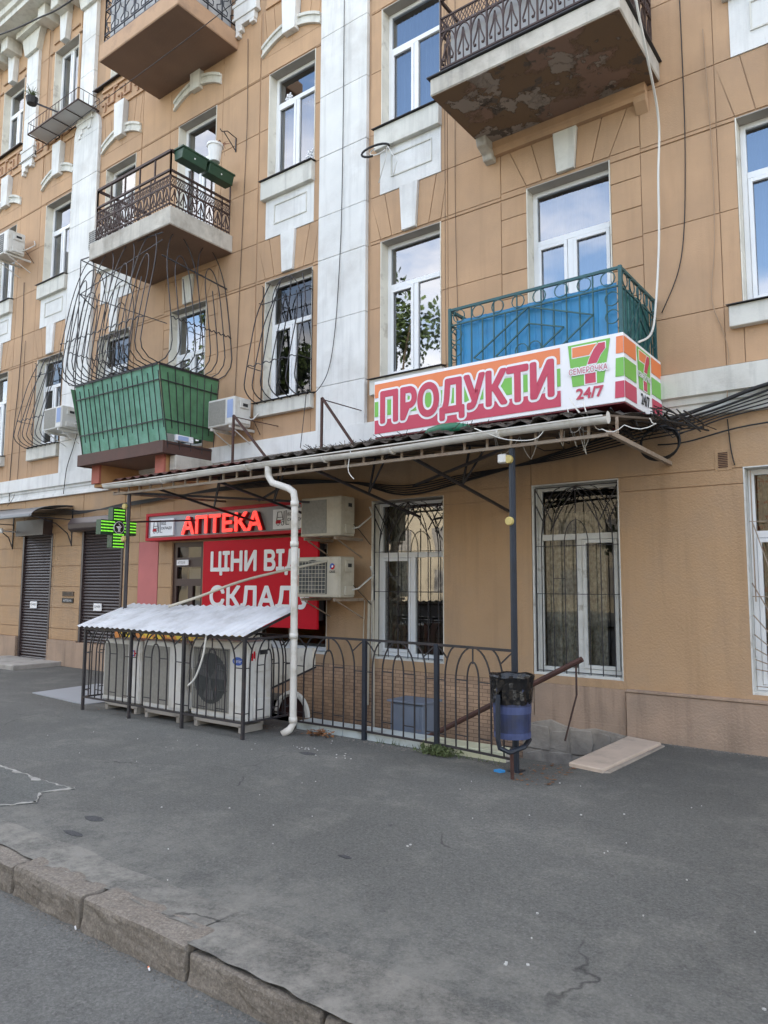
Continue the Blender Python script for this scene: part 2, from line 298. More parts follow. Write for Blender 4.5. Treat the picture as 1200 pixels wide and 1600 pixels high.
def asphalt_mat(name, base, dusty, cracks=True, seed=0):
    m = mat(name, base, .88, .09, .6, 0); t, n, l = nodes_of(m); b = bsdf(m); src = b.inputs['Base Color'].links[0].from_socket; g = n('ShaderNodeNewGeometry')
    def noise(s, d=6, ro=.5, off=(0, 0, 0), scl=(1, 1, 1)):
        mp = n('ShaderNodeMapping'); mp.inputs['Location'].default_value = off; mp.inputs['Scale'].default_value = scl; l(g.outputs['Position'], mp.inputs[0])
        q = n('ShaderNodeTexNoise'); q.inputs['Scale'].default_value = s; q.inputs['Detail'].default_value = d; q.inputs['Roughness'].default_value = ro; l(mp.outputs[0], q.inputs[0]); return q.outputs[0]
    def rng(v, a, b_, c, d):
        r = n('ShaderNodeMapRange'); r.inputs[1].default_value = a; r.inputs[2].default_value = b_; r.inputs[3].default_value = c; r.inputs[4].default_value = d; l(v, r.inputs[0]); return r.outputs[0]
    def mixc(f, a, col, mode='MIX'):
        c = n('ShaderNodeMixRGB'); c.blend_type = mode; l(f, c.inputs[0]); l(a, c.inputs[1]); c.inputs[2].default_value = (*col, 1); return c.outputs[0]
    def mulv(a, v):
        c = n('ShaderNodeMixRGB'); c.blend_type = 'MULTIPLY'; c.inputs[0].default_value = 1; l(a, c.inputs[1]); l(v, c.inputs[2]); return c.outputs[0]
    a = src
    a = mulv(a, rng(noise(75, 8, .85), .34, .66, .57, 1.43)); a = mulv(a, rng(noise(38, 5, .7), .35, .65, .84, 1.16))
    a = mixc(rng(noise(1.5, 9, .76, (seed, 3, 0)), .50, .70, 0, .6), a, dusty)
    a = mixc(rng(noise(2.3, 7, .65, (seed+5, 1, 0), (.5, 1.6, 1)), .58, .72, 0, .4), a, tuple(x*.55 for x in base))
    vc = n('ShaderNodeTexVoronoi'); vc.inputs['Scale'].default_value = 85; l(g.outputs['Position'], vc.inputs[0]); sc_ = n('ShaderNodeSeparateColor'); l(vc.outputs['Color'], sc_.inputs[0]); a = mulv(a, rng(sc_.outputs[0], 0, 1, .84, 1.18))
    # dust blown against the kerb
    sxy = n('ShaderNodeSeparateXYZ'); l(g.outputs['Position'], sxy.inputs[0]); dm = n('ShaderNodeMath'); dm.operation = 'MULTIPLY'
    l(rng(sxy.outputs[1], 2.35, 3.5, 1, 0), dm.inputs[0]); l(rng(noise(2.6, 9, .8, (4, 0, 0)), .42, .60, 0, .9), dm.inputs[1]); 
    if cracks: a = mixc(dm.outputs[0], a, tuple(x*1.12 for x in dusty))
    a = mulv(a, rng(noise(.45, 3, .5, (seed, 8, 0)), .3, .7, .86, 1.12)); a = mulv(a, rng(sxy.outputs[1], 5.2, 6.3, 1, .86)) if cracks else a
    # specks of grit
    vo = n('ShaderNodeTexVoronoi'); vo.inputs['Scale'].default_value = 26; l(g.outputs['Position'], vo.inputs[0])
    sp = n('ShaderNodeMath'); sp.operation = 'MULTIPLY'; l(rng(vo.outputs['Distance'], .0, .13, 1, 0), sp.inputs[0]); l(rng(noise(9, 2, .5, (2, 2, 2)), .62, .68, 0, .8), sp.inputs[1]); a = mixc(sp.outputs[0], a, (.42,.41,.39))
    h = noise(95, 6, .85)
    if cracks:
        mp = n('ShaderNodeVectorMath'); mp.operation = 'ADD'; q = n('ShaderNodeTexNoise'); q.inputs['Scale'].default_value = 3; q.inputs['Detail'].default_value = 6; l(g.outputs['Position'], q.inputs[0])
        sc = n('ShaderNodeVectorMath'); sc.operation = 'SCALE'; sc.inputs['Scale'].default_value = .35; l(q.outputs['Color'], sc.inputs[0]); l(sc.outputs[0], mp.inputs[0]); l(g.outputs['Position'], mp.inputs[1])
        v2 = n('ShaderNodeTexVoronoi'); v2.feature = 'DISTANCE_TO_EDGE'; v2.inputs['Scale'].default_value = .62; l(mp.outputs[0], v2.inputs[0])
        mk = n('ShaderNodeMath'); mk.operation = 'MULTIPLY'; l(rng(v2.outputs['Distance'], .0, .008, 1, 0), mk.inputs[0]); l(rng(noise(.9, 4, .6, (9, 4, 0)), .54, .62, 0, .85), mk.inputs[1]); a = mixc(mk.outputs[0], a, (.02,.02,.02))
    l(a, b.inputs['Base Color'])
    bp = n('ShaderNodeBump'); bp.inputs['Strength'].default_value = .8; bp.inputs['Distance'].default_value = .010; l(h, bp.inputs['Height']); l(bp.outputs[0], b.inputs['Normal'])
    return m
asph = asphalt_mat('sidewalk_asphalt', (.108,.109,.100), (.21,.205,.18)); road_m = asphalt_mat('road_asphalt', (.127,.128,.119), (.19,.19,.175), False, 3)
asph2 = asphalt_mat('patched_asphalt', (.108,.113,.105), (.16,.16,.145), False, 8)
granite = asphalt_mat('granite_kerb', (.20,.175,.145), (.30,.275,.235), False, 6)
dust_m = asphalt_mat('dusty_asphalt', (.125,.123,.11), (.25,.24,.21), True, 4)
bsdf(granite).inputs['Roughness'].default_value = .9

def brick_mat():
    m = mat('tan_basketweave_tile', (.44,.29,.185), .9, .12, 4, .3, 40, dirt=(.2,.13,.09), dsc=2); t, n, l = nodes_of(m); b = bsdf(m); src = b.inputs['Base Color'].links[0].from_socket
    g = n('ShaderNodeNewGeometry'); sp = n('ShaderNodeSeparateXYZ'); cb = n('ShaderNodeCombineXYZ'); l(g.outputs['Position'], sp.inputs[0]); l(sp.outputs[0], cb.inputs[0]); l(sp.outputs[2], cb.inputs[1])
    br = n('ShaderNodeTexBrick'); l(cb.outputs[0], br.inputs[0]); br.inputs['Scale'].default_value = 1; br.inputs['Brick Width'].default_value = .13; br.inputs['Row Height'].default_value = .045; br.inputs['Mortar Size'].default_value = .004
    br.inputs['Color1'].default_value = (1.1,1.1,1.1,1); br.inputs['Color2'].default_value = (.8,.8,.8,1); br.inputs['Mortar'].default_value = (.45,.45,.45,1)
    c = n('ShaderNodeMixRGB'); c.blend_type = 'MULTIPLY'; c.inputs[0].default_value = 1; l(src, c.inputs[1]); l(br.outputs[0], c.inputs[2]); l(c.outputs[0], b.inputs['Base Color']); return m
brick = brick_mat()
# ------------------------------------------------------------ ground
W = 7.99                                     # plane of the street wall
road = MB().use(road_m).box(-70, 60, -13, 2.25, -.6, -.145).build('road', kind='structure')
sw = MB().use(asph)
PX0, PX1, PY0 = -7.55, -2.72, 6.45
for x0, x1, y0, y1 in ((-70, PX0, 2.37, W+.2), (PX1, 60, 2.37, W+.2), (PX0, PX1, 2.37, PY0)):
    sw.box(x0, x1, y0, y1, -.5, 0)
sidewalk = sw.build('sidewalk', kind='structure')
MB().use(asph2).box(-70, 60, -45, -13, -.6, -.05).build('far_pavement', kind='structure')
MB().use(asph2).box(-400, 400, -400, 400, -3.2, -3.0).build('ground', kind='structure')
# lighter worn patch with a torn corner at the left
pt = MB().use(asph2); ptp = [(-14, 2.7), (-5.52, 2.72), (-5.38, 2.95), (-5.60, 3.10), (-5.50, 3.32), (-5.95, 3.30), (-6.6, 3.33), (-14, 3.5)]
pt.prism([(x, y) for x, y in ptp], .001, .006, 'z'); pt.build('asphalt_patch', kind='structure')
rim = MB().use(mat('pale_cement_dust', (.30,.295,.27), .95, .3, 14)); rr = random.Random(17)
for a, b in zip(ptp[1:-1], ptp[2:]):
    k = max(3, int(math.hypot(b[0]-a[0], b[1]-a[1])/.05)); a, b = Vector(a), Vector(b); d = (b-a).normalized(); nn = Vector((-d.y, d.x)); w0 = rr.uniform(.01, .03)
    e0 = [a.lerp(b, i/k)+nn*rr.uniform(-.012, .012) for i in range(k+1)]; e1 = [p+nn*max(.004, w0+rr.gauss(0, .02)) for p in e0]
    for i in range(k): rim.prism([tuple(e0[i]), tuple(e0[i+1]), tuple(e1[i+1]), tuple(e1[i])], .002, .0085, 'z')
rim.build('torn_patch_edge', kind='structure')
# the asphalt lips unevenly over the back of the kerb
lip = MB().use(dust_m); rr = random.Random(23); from mathutils import noise as NZ
x = -14.0; P_ = []
while x < 6:
    P_.append((x, (2.36 if x < -2.85 else (2.36-.11*min(1, (x+2.85)/.06)))-.03+.045*NZ.noise(Vector((x*1.3, 2, 0)))+.018*NZ.noise(Vector((x*9, 5, 0)))+.02)); x += .035
for p, q in zip(P_[:-1], P_[1:]):
    zl = .016 if p[0] < -2.85 else .010
    lip.poly([(p[0], p[1], zl), (q[0], q[1], zl), (q[0], 2.62+.05*NZ.noise(Vector((q[0]*2, 0, 0))), .0012), (p[0], 2.62+.05*NZ.noise(Vector((p[0]*2, 0, 0))), .0012)])
lip.build('asphalt_lip', kind='structure', recalc=False)
# kerb of granite stones
kerb = thing('kerb', (-3, 2.35, 0), kind='structure')
xs = [-4.29, -3.58, -2.75]
x = -4.29
left = []
while x > -20: x -= random.uniform(.6, .95); left.append(x)
xs = left[::-1] + xs; x = -2.75
while x < 8: x += random.uniform(.75, 1.05); xs.append(x)
def kerbstone(x0, x1):
    nx, ny, nz = max(4, int((x1-x0)/.035)), 7, 6; y0 = 2.222+random.uniform(-.010, .010); y1 = y0+random.uniform(.16, .20); top = .012+random.uniform(-.008, .014) if x0 < -2.8 else -.012
    bm = bmesh.new(); bmesh.ops.create_cube(bm, size=1)
    bmesh.ops.scale(bm, vec=(x1-x0-.018, y1-y0, .30), verts=bm.verts); bmesh.ops.translate(bm, vec=((x0+x1)/2, (y0+y1)/2, top-.15), verts=bm.verts)
    bmesh.ops.bevel(bm, geom=[e for e in bm.edges], offset=.022, segments=2, affect='EDGES', profile=.6)
    bmesh.ops.subdivide_edges(bm, edges=[e for e in bm.edges if e.calc_length() > .1], cuts=9, use_grid_fill=True)
    from mathutils import noise
    sd_ = random.uniform(0, 50)
    for v in bm.verts:
        p = v.co*9 + Vector((sd_, 0, 0)); q = v.co*24
        dz = noise.noise(p)*.016 + noise.noise(q)*.009
        v.co += Vector((noise.noise(p+Vector((7, 3, 1)))*.006, dz, noise.noise(p+Vector((1, 9, 4)))*.011 + noise.noise(q*1.3)*.006))
    me = bpy.data.meshes.new('kerb_stone'); bm.to_mesh(me); bm.free(); me.materials.append(granite)
    o = bpy.data.objects.new('kerb_stone', me); C.objects.link(o); adopt(o, kerb); return o
for a, b in zip(xs[:-1], xs[1:]):
    if b > -16 and a < 3: kerbstone(a, b)
MB().use(asph).box(-70, 60, 2.27, 2.37, -.5, -.03).build('kerb_bed', parent=kerb)

# pit in front of the basement wall
pit = MB().use(conc)
pit.box(PX0-.15, PX1+.1, PY0+.02, W+.1, -1.9, -1.75); pit.box(PX0-.12, PX0, PY0, W, -1.8, -.004); pit.box(PX1, PX1+.1, PY0, W, -1.8, -.004)
pit.box(PX0, PX1, PY0-.1, PY0, -1.8, -.004)
for k in range(7): pit.box(-5.6+k*.33, -5.6+(k+1)*.33, PY0+.05, 7.35, -1.8, -1.6+k*.17)
pit.build('sunken_stair', label='concrete stair down to the basement behind the black fence', cat='stair')

# ------------------------------------------------------------ building
B = thing('apartment_building', (-8, 12, 0), label='long ochre stucco apartment block with white pilasters, balconies and ground floor shops', cat='building')
OP = {}
def op(n, *r): OP[n] = r
op('R1', -1.50, -.42, .56, 2.80); op('R2', -1.43, -.40, 4.45, 6.48); op('R3', -1.43, -.40, 8.10, 10.02)
op('B1', -3.80, -2.76, .59, 2.79); op('B2', -3.81, -2.76, 3.95, 6.50); op('B3', -3.81, -2.76, 7.52, 10.02)
op('C1', -6.20, -5.03, .62, 2.76); op('C2', -6.07, -5.06, 4.45, 6.46); op('C3', -6.07, -5.06, 8.12, 10.02)
op('D2', -8.40, -7.37, 4.45, 6.45); op('D3', -8.40, -7.37, 8.12, 10.02)
op('E2', -10.84, -9.84, 3.95, 6.50); op('V2', -13.10, -12.08, 4.45, 6.50); op('E3', -10.77, -9.71, 7.50, 10.03); op('V3', -13.10, -12.08, 8.10, 10.01)
op('E4', -10.77, -9.71, 11.2, 13.62); op('V4', -13.10, -12.08, 11.93, 13.62)
op('F2', -15.45, -14.43, 4.50, 6.46); op('F3', -15.42, -14.39, 8.12, 9.98); op('F4', -15.38, -14.38, 11.93, 13.62)
op('G2', -17.72, -16.74, 4.45, 6.44); op('G3', -17.70, -16.72, 8.12, 9.95); op('G4', -17.72, -16.72, 11.93, 13.62)
op('H2', -20.0, -19.0, 4.45, 6.44); op('H3', -20.0, -19.0, 8.12, 9.95)
op('SD', -15.65, -14.45, .0, 2.63); op('SW', -13.37, -12.0, .48, 2.64); op('PD', -10.55, -9.74, .0, 2.32); op('PW', -8.6, -7.0, .62, 2.2)
ops = list(OP.values())
def cells(x0, x1, z0, z1, gaps):
    xs_ = sorted({x0, x1} | {g for o in gaps for g in o[:2] if x0 < g < x1}); zs_ = sorted({z0, z1} | {g for o in gaps for g in o[2:] if z0 < g < z1})
    r = []
    for a, b in zip(xs_[:-1], xs_[1:]):
        for c, d in zip(zs_[:-1], zs_[1:]):
            mx_, mz = (a+b)/2, (c+d)/2
            if not any(o[0] < mx_ < o[1] and o[2] < mz < o[3] for o in gaps): r.append((a, b, c, d))
    return r
wl = MB().use(core_m)
for a, b, c, d in cells(-26, 9, -2, 16.2, ops): wl.box(a, b, W+.014, W+.36, c, d)
wall = wl.build('wall', parent=B, recalc=False)
bk = MB().use(room_m).box(-26, 9, 9.6, 19, -2, 16.2); bk.use(core_m).box(-26, -25.8, W+.3, 9.7, -2, 16.2).box(8.8, 9, W+.3, 9.7, -2, 16.2)
for z in (-.2, 3.35, 7.1, 10.9, 14.6): bk.use(room_m).box(-25.9, 8.9, W+.30, 9.7, z, z+.12)
bk.build('rear_block', parent=B)
MB().use(tile_m).box(-26.4, 9.4, W-.2, 19.4, 16.2, 16.4).build('roof', parent=B)

def blk_(x0, x1, z0, z1, m=stucco, proud=.0, g=.0045, name='stucco_block', gaps=ops, par=None, bev=.004):
    mb = MB().use(m); cs = cells(x0+g, x1-g, z0+g, z1-g, gaps)
    if not cs: return
    # openings that touch leave rectangles; drop slivers
    cs = [c for c in cs if c[1]-c[0] > .012 and c[3]-c[2] > .012]
    if not cs: return
    yj = W-proud+random.uniform(-.0012, .0012)
    for a, b, c, d in cs: mb.box(a, b, yj, W+.016, c, d)
    return mb.build(name, parent=par or wall, bevel=bev if len(cs) == 1 else 0)
# --- upper floors: stucco courses between vertical joints
cs1 = [3.86, 4.48, 5.50, 6.50]
cs3 = [7.16, 8.12, 9.08, 10.05]
cs4 = [11.9, 12.75, 13.62]
plain = [(-2.41, -1.61), (-4.95, -4.16), (-9.55, -8.62), (-11.90, -11.02), (-16.55, -15.66), (-18.8, -17.95), (-21, -20.3)]
for x0, x1 in plain:
    for z0, z1 in zip(cs1[:-1], cs1[1:]): blk_(x0, x1, z0, z1)
    blk_(x0, x1, 6.50, 7.16); 
    for z0, z1 in zip(cs3[:-1], cs3[1:]): blk_(x0, x1, z0, z1)
    blk_(x0, x1, 10.05, 11.22)
    if x1 < -8.9 or x0 > -9:
        for z0, z1 in zip(cs4[:-1], cs4[1:]): blk_(x0, x1, z0, z1)
        blk_(x0, x1, 13.62, 14.32)
# --- window bays: jamb strips, voussoirs, keystones
def vouss(xa, xb, x0, x1, zb, zt, key=(.23, .31), kmat=None, kz=None, n=2, proud=.0):
    # fan between zb and zt over the opening x0..x1, inside the bay xa..xb
    xc = (x0+x1)/2; kb, kt = key[0]/2, key[1]/2; g = .006
    km = MB().use(kmat or white); kz0, kz1 = kz or (zb+.005, zt-.004)
    km.prism([(xc-kb, kz0), (xc+kb, kz0), (xc+kt, kz1), (xc-kt, kz1)], W-.045-proud, W+.016); km.build('keystone', parent=wall, bevel=.005)
    for s in (-1, 1):
        lim_b = (x0 if s < 0 else x1); lim_t = (xa if s < 0 else xb); edge = abs(lim_b-xc); tedge = abs(lim_t-xc)
        bs = [kb] + [kb+(edge-kb)*i/n for i in range(1, n+1)]; tp = [kt] + [min(tedge, kt+(edge*1.42-kt)*i/n) for i in range(1, n+1)]
        for i in range(n):
            p = [(xc+s*(bs[i]+g), zb+g), (xc+s*(bs[i+1]-g), zb+g), (xc+s*(tp[i+1]-g), zt-g), (xc+s*(tp[i]+g), zt-g)]
            MB().use(stucco).prism(p, W+random.uniform(-.001, .001), W+.016).build('voussoir', parent=wall)
        # side remainder
        if tedge-tp[-1] > .02 or tedge > edge:
            p = [(xc+s*(edge+g), zb+g), (lim_t-s*g, zb+g), (lim_t-s*g, zt-g), (xc+s*(min(tp[-1], tedge)+g), zt-g)]
            if abs(p[1][0]-p[0][0]) > .03:
                if abs(p[2][0]-p[3][0]) < .02: p = p[:3]
                MB().use(stucco).prism(p, W, W+.016).build('voussoir', parent=wall)
def arch(x0, x1, zc, rise=.20, th=.19):
    # segmental label moulding: three stepped fillets
    xc = (x0+x1)/2; hw = (x1-x0)/2; n = 12
    def z(u, off): return zc + off + rise*(1-(u/hw)**2)
    us = [-hw+2*hw*i/n for i in range(n+1)]
    m_ = MB().use(cream)
    for a, b, pr in ((0, .045, .05), (.045, th-.05, .028), (th-.05, th, .055)):
        m_.band([(xc+u, z(u, a)) for u in us], [(xc+u, z(u, b)) for u in us], W-pr, W+.01)
    m_.build('label_moulding', parent=wall)
def sill(x0, x1, z0, z1, proud=.09):
    MB().use(cream).box(x0, x1, W-proud, W+.012, z0, z1).build('sill_block', parent=wall, bevel=.006)
    MB().use(darkiron).prism([(W-proud-.04, z1+.001), (W+.15, z1+.035), (W+.15, z1+.041), (W-proud-.04, z1+.008)], x0-.02, x1+.02, 'x').build('drip_sheet', parent=wall)
def panel(x0, x1, z0, z1):
    m_ = MB().use(white).box(x0, x1, W-.012, W+.014, z0, z1)
    a, b, c, d = x0+.2, x1-.14, z0+.2, z1-.12
    t_ = .016
    for r in ((a, b, c, c+t_), (a, b, d-t_, d), (a, a+t_, c+t_, d-t_), (b-t_, b, c+t_, d-t_)): m_.use(cream).box(r[0], r[1], W-.026, W-.010, r[2], r[3])
    m_.build('apron_panel', parent=wall)
def bay(xa, xb, key2, key3, f4=True):
    o2 = OP[key2]; o3 = OP.get(key3)
    for z0, z1 in zip(cs1[:-1], cs1[1:]):
        blk_(xa, o2[0], z0, z1); blk_(o2[1], xb, z0, z1)
    blk_(o2[0], o2[1], 3.86, o2[2]-.02)
    vouss(xa, xb, o2[0], o2[1], 6.50, 7.16)
    sill(o2[0]-.12, o2[1]+.06, 4.23, o2[2])
    if o3:
        for z0, z1 in zip(cs3[:-1], cs3[1:]):
            blk_(xa, o3[0], z0, z1); blk_(o3[1], xb, z0, z1)
        panel(o3[0]-.01, o3[1]+.01, 7.16, 7.81); sill(o3[0]-.07, o3[1]+.02, 7.81, o3[2])
    blk_(xa, xb, 10.05, 10.36)
    xc = (o2[0]+o2[1])/2
    arch(xa+.04, xb-.02, 10.37)
    if True:
        kb, kt = .135, .17
        MB().use(white).prism([(xc-kb, 10.5), (xc+kb, 10.5), (xc+kt, 11.24), (xc-kt, 11.24)], W-.11, W+.016).build('keystone', parent=wall, bevel=.006)
        hw = (xb-xa)/2
        for s in (-1, 1):
            for u0, u1, t0, t1 in ((.16, .38, .19, .45), (.38, .58, .45, .66), (.58, hw, .66, hw)):
                zz = lambda u: 10.37+.19+.20*(1-(min(u, hw)/hw)**2)
                MB().use(stucco).prism([(xc+s*(u0+.005), zz(u0)-.01), (xc+s*(u1-.005), zz(u1)-.01), (xc+s*(t1-.005), 11.22), (xc+s*(t0+.005), 11.22)], W, W+.016).build('voussoir', parent=wall)
            blk_(*(sorted((xc+s*.0, xc+s*hw))), 10.36, 10.60, g=.001, bev=0)
bay(-1.61, -.23, 'R2', 'R3'); bay(-6.26, -4.95, 'C2', 'C3'); bay(-8.60, -7.24, 'D2', 'D3')
bay(-13.30, -11.92, 'V2', 'V3'); bay(-15.66, -14.32, 'F2', 'F3'); bay(-17.93, -16.55, 'G2', 'G3'); bay(-20.3, -18.8, 'H2', 'H3')
# --- door bays with quoins
def doorbay(xa, xb, k2, k3, cap=True):
    o = OP[k2]; zs_ = [3.86, 4.15, 4.49, 4.82, 5.15, 5.48, 5.84, 6.19, 6.54]
    for z0, z1 in zip(zs_[:-1], zs_[1:]):
        blk_(xa, o[0], z0, z1); blk_(o[1], xb, z0, z1)
    vouss(xa, xb, o[0], o[1], 6.54, 7.06, key=(.22, .30), kmat=cream, n=2)
    if cap:
        m_ = MB().use(stucco)
        m_.prism([(W-.02, 7.05), (W-.06, 7.055), (W-.075, 7.10), (W-.10, 7.12), (W-.10, 7.24), (W+.01, 7.24), (W+.01, 7.05)], xa-.14, xb+.10, 'x')
        m_.build('door_hood', parent=wall)
        for xx in (xa-.05, xb+.01):
            pass
    else: blk_(xa, xb, 7.06, 7.2)
    if k3:
        o3 = OP[k3]
        for z0, z1 in zip([7.2, 8.12, 9.08, 10.05][:-1], [8.12, 9.08, 10.05]):
            blk_(xa, o3[0], z0, z1); blk_(o3[1], xb, z0, z1)
        blk_(xa, xb, 10.05, 11.22); arch(xa+.12, xb-.05, 10.37)
        xc = (o3[0]+o3[1])/2
        MB().use(cream).prism([(xc-.12, 10.5), (xc+.12, 10.5), (xc+.14, 11.0), (xc-.14, 11.0)], W-.10, W+.016).build('keystone', parent=wall, bevel=.006)
doorbay(-4.16, -2.41, 'B2', 'B3'); doorbay(-11.02, -9.55, 'E2', 'E3', False)
for k, xa, xb in (('E4', -11.02, -9.55), ('V4', -13.3, -11.92), ('F4', -15.5, -14.3), ('G4', -17.93, -16.6)):
    o = OP[k]
    for z0, z1 in zip(cs4[:-1], cs4[1:]): blk_(xa, o[0], z0, z1); blk_(o[1], xb, z0, z1)
    blk_(xa, xb, 13.62, 14.32, gaps=[(o[0]+.36, o[1]-.36, 13.5, 15)])
    xc = (o[0]+o[1])/2
    MB().use(white).prism([(xc-.10, 13.64), (xc+.10, 13.64), (xc+.17, 14.34), (xc-.17, 14.34)], W-.12, W+.012).build('keystone', parent=wall, bevel=.006)
    for s in (-1, 1):
        MB().use(core_m).box(*sorted((xc+s*.22, xc+s*.52)), W-.035, W-.002, 13.80, 13.84).build('hood_fillet', parent=wall); MB().use(core_m).box(*sorted((xc+s*.52, xc+s*.68)), W-.035, W-.002, 13.60, 13.64).build('hood_fillet', parent=wall)
    m_ = MB().use(darkiron).prism([(W-.10, 11.86), (W+.1, 11.92), (W+.1, 11.94), (W-.10, 11.88)], xa+.02 if k != 'V4' else -13.6, xb-.02, 'x'); m_.build('drip_sheet', parent=wall)
# --- pilasters
def pil_blocks(x0, x1, zs_, proud=.05, name='pilaster_block'):
    for z0, z1 in zip(zs_[:-1], zs_[1:]): blk_(x0, x1, z0, z1, white, proud, .003, name, [], wall)
pil_blocks(-7.22, -6.30, [3.86, 4.51, 5.49, 6.46, 7.14, 8.10, 9.08, 10.06, 11.0, 12, 13, 14.3], .055)
pil_blocks(-14.30, -13.36, [3.86, 4.51, 5.49, 6.46, 7.14, 8.10, 9.08, 10.06, 11.0], .055)
# curved head of the lower pilaster at the left
def head(x0, x1, z):
    n = 8; pts = [(x0, z)]
    L_ = [(x0+.22*(1-math.cos(i/n*math.pi/2)), z+.42*math.sin(i/n*math.pi/2)) for i in range(n+1)]
    R_ = [(x0+x1-a, b) for a, b in L_][::-1]
    MB().use(white).prism(L_+R_, W-.055, W+.012).build('pilaster_head', parent=wall)
head(-14.30, -13.36, 11.0)
def upper_pil(x0, x1, cap=False):
    pil_blocks(x0, x1, [11.62, 12.4, 13.2, 14.0], .07)
    m_ = MB().use(white); xc = (x0+x1)/2; h = (x1-x0)/2
    m_.box(x0-.05, x1+.05, W-.10, W+.01, 11.56, 11.62); m_.box(x0-.02, x1+.02, W-.085, W+.01, 11.36, 11.56)
    m_.box(x0-.04, x1+.04, W-.10, W+.01, 11.31, 11.36); m_.box(xc-h*.9, xc+h*.9, W-.08, W+.01, 11.18, 11.31)
    m_.box(xc-h*.85, xc-h*.3, W-.08, W+.01, 11.08, 11.18); m_.box(xc+h*.45, xc+h*.85, W-.08, W+.01, 11.12, 11.18); m_.box(xc-h*.85, xc-h*.55, W-.08, W+.01, 11.0, 11.08)
    m_.build('drop_ornament', parent=wall, bevel=.004)
    m_ = MB().use(cream)
    m_.prism([(x0, 13.95), (x1, 13.95), (x1+.16, 14.42), (x0-.16, 14.42)], W-.14, W+.01); m_.box(x0-.22, x1+.22, W-.26, W+.01, 14.42, 14.56)
    m_.build('pilaster_capital', parent=wall, bevel=.005)
upper_pil(-14.14, -13.62); upper_pil(-16.52, -16.0); upper_pil(-9.22, -8.70); upper_pil(-18.9, -18.4)
# --- string course with the meander ornament
bm_ = MB().use(stucco)
for a, b in ((-26, -14.36), (-13.32, -9.4), (-8.5, -7.25)):
    bm_.box(a, b, W-.03, W+.01, 11.22, 11.28); bm_.box(a, b, W-.05, W+.01, 11.72, 11.77); bm_.box(a, b, W-.012, W+.012, 11.28, 11.72); bm_.box(a, b, W-.02, W+.012, 11.77, 11.88)
bm_.build('string_course', parent=wall)
mm = MB().use(mat('dark_ochre_relief', (.38,.23,.14), .92, .1, 3)); x = -25.6  # key pattern in a darker ochre than the stucco behind it
while x < -7.6:
    if not (-14.6 < x+.2 < -13.2 or -9.5 < x+.2 < -8.5):
        # stepped key: three bars and two risers
        for a, b, c, d in ((0, .20, .52, .56), (.16, .20, .34, .52), (.16, .40, .30, .34), (.36, .40, .34, .60), (.36, .50, .60, .64), (-.04, .10, .36, .40), (.06, .10, .20, .36)):
            mm.box(x+a, x+b, W-.045, W-.010, 11.08+c, 11.08+d)
    x += .56
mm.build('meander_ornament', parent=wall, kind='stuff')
# --- cornice with modillions
cr = MB().use(cream)
cr.prism([(W+.01, 14.56), (W-.60, 14.56), (W-.60, 14.68), (W-.66, 14.70), (W-.68, 14.82), (W-.80, 14.87), (W-.86, 15.05), (W-.95, 15.10), (W-.95, 15.30), (W+.01, 15.42)], -26, 9, 'x')
cr.build('cornice', parent=wall)
md = None; x = -25.5
while x < 8.5:
    if not any(abs(x-c) < .42 for c in (-16.26, -13.88, -8.96, -18.65)):
        o = MB().use(cream).box(x-.15, x+.15, W-.36, W+.01, 14.24, 14.56).build('modillion', parent=wall, bevel=.01)
    x += .56
# --- band over the ground floor
bd = MB().use(white)
prof = [(W+.01, 3.86), (W-.07, 3.86), (W-.075, 3.60), (W-.03, 3.585), (W-.03, 3.54), (W-.01, 3.53), (W-.012, 3.46), (W-.04, 3.45), (W-.045, 3.385), (W+.01, 3.38)]
bd.prism(prof, -26, -6.30+.9, 'x')
bd.build('band_moulding', parent=wall)
bd = MB().use(cream); prof2 = [(W+.01, 3.84), (W-.09, 3.835), (W-.095, 3.58), (W-.05, 3.565), (W-.045, 3.50), (W-.02, 3.49), (W-.02, 3.41), (W-.06, 3.40), (W-.06, 3.36), (W+.01, 3.35)]
bd.prism(prof2, -5.40, 9, 'x'); bd.build('band_moulding', parent=wall)
# --- ground floor plaster, left part in courses
for z0, z1 in zip([.50, .72, 1.13, 1.55, 1.96, 2.36, 2.78, 3.37][:-1], [.72, 1.13, 1.55, 1.96, 2.36, 2.78, 3.37]):
    for x0, x1 in ((-26, -20), (-20, -17.9), (-17.9, -15.66), (-15.66, -13.38), (-13.38, -11.99), (-11.99, -11.51), (-10.94, -10.55)):
        if x0 == -11.51: continue
        blk_(x0, x1, z0, z1, plaster, .0, .009, 'rusticated_course')
blk_(-11.51, -10.94, .5, 2.36, pinkm, .004, .004, 'painted_panel'); blk_(-11.51, -10.55, 2.36, 3.37, plaster, .0, .004, 'plaster_panel')
blk_(-10.55, -7.2, .5, 3.37, plaster, 0, .002, 'plaster_panel'); blk_(-7.2, -2.74, .50, 3.36, plaster, .0, .001, 'plaster_panel'); blk_(-2.74, 9, .49, 3.35, plaster, .0, .001, 'plaster_panel')
blk_(-26, -15.68, 0, .50, plinth_m, .05, .003, 'plinth'); blk_(-14.43, -10.57, 0, .50, plinth_m, .05, .003, 'plinth'); blk_(-9.72, -7.56, 0, .50, plinth_m, .0, .003, 'plinth')
blk_(-7.56, -3.86, -1.8, .50, brick, .0, .001, 'basement_tile_facing'); blk_(-3.86, -2.74, .12, .50, plinth_m, .01, .001, 'plinth')
def lumpy(name, x0, x1, zb, tops, m_, pr, parent):
    mb = MB().use(m_); n = len(tops)
    top = [(x0+(x1-x0)*i/(n-1), tops[i]) for i in range(n)]
    mb.prism([(x0, zb)] + top + [(x1, zb)], W-pr, W+.01); return mb.build(name, parent=parent, bevel=.008)
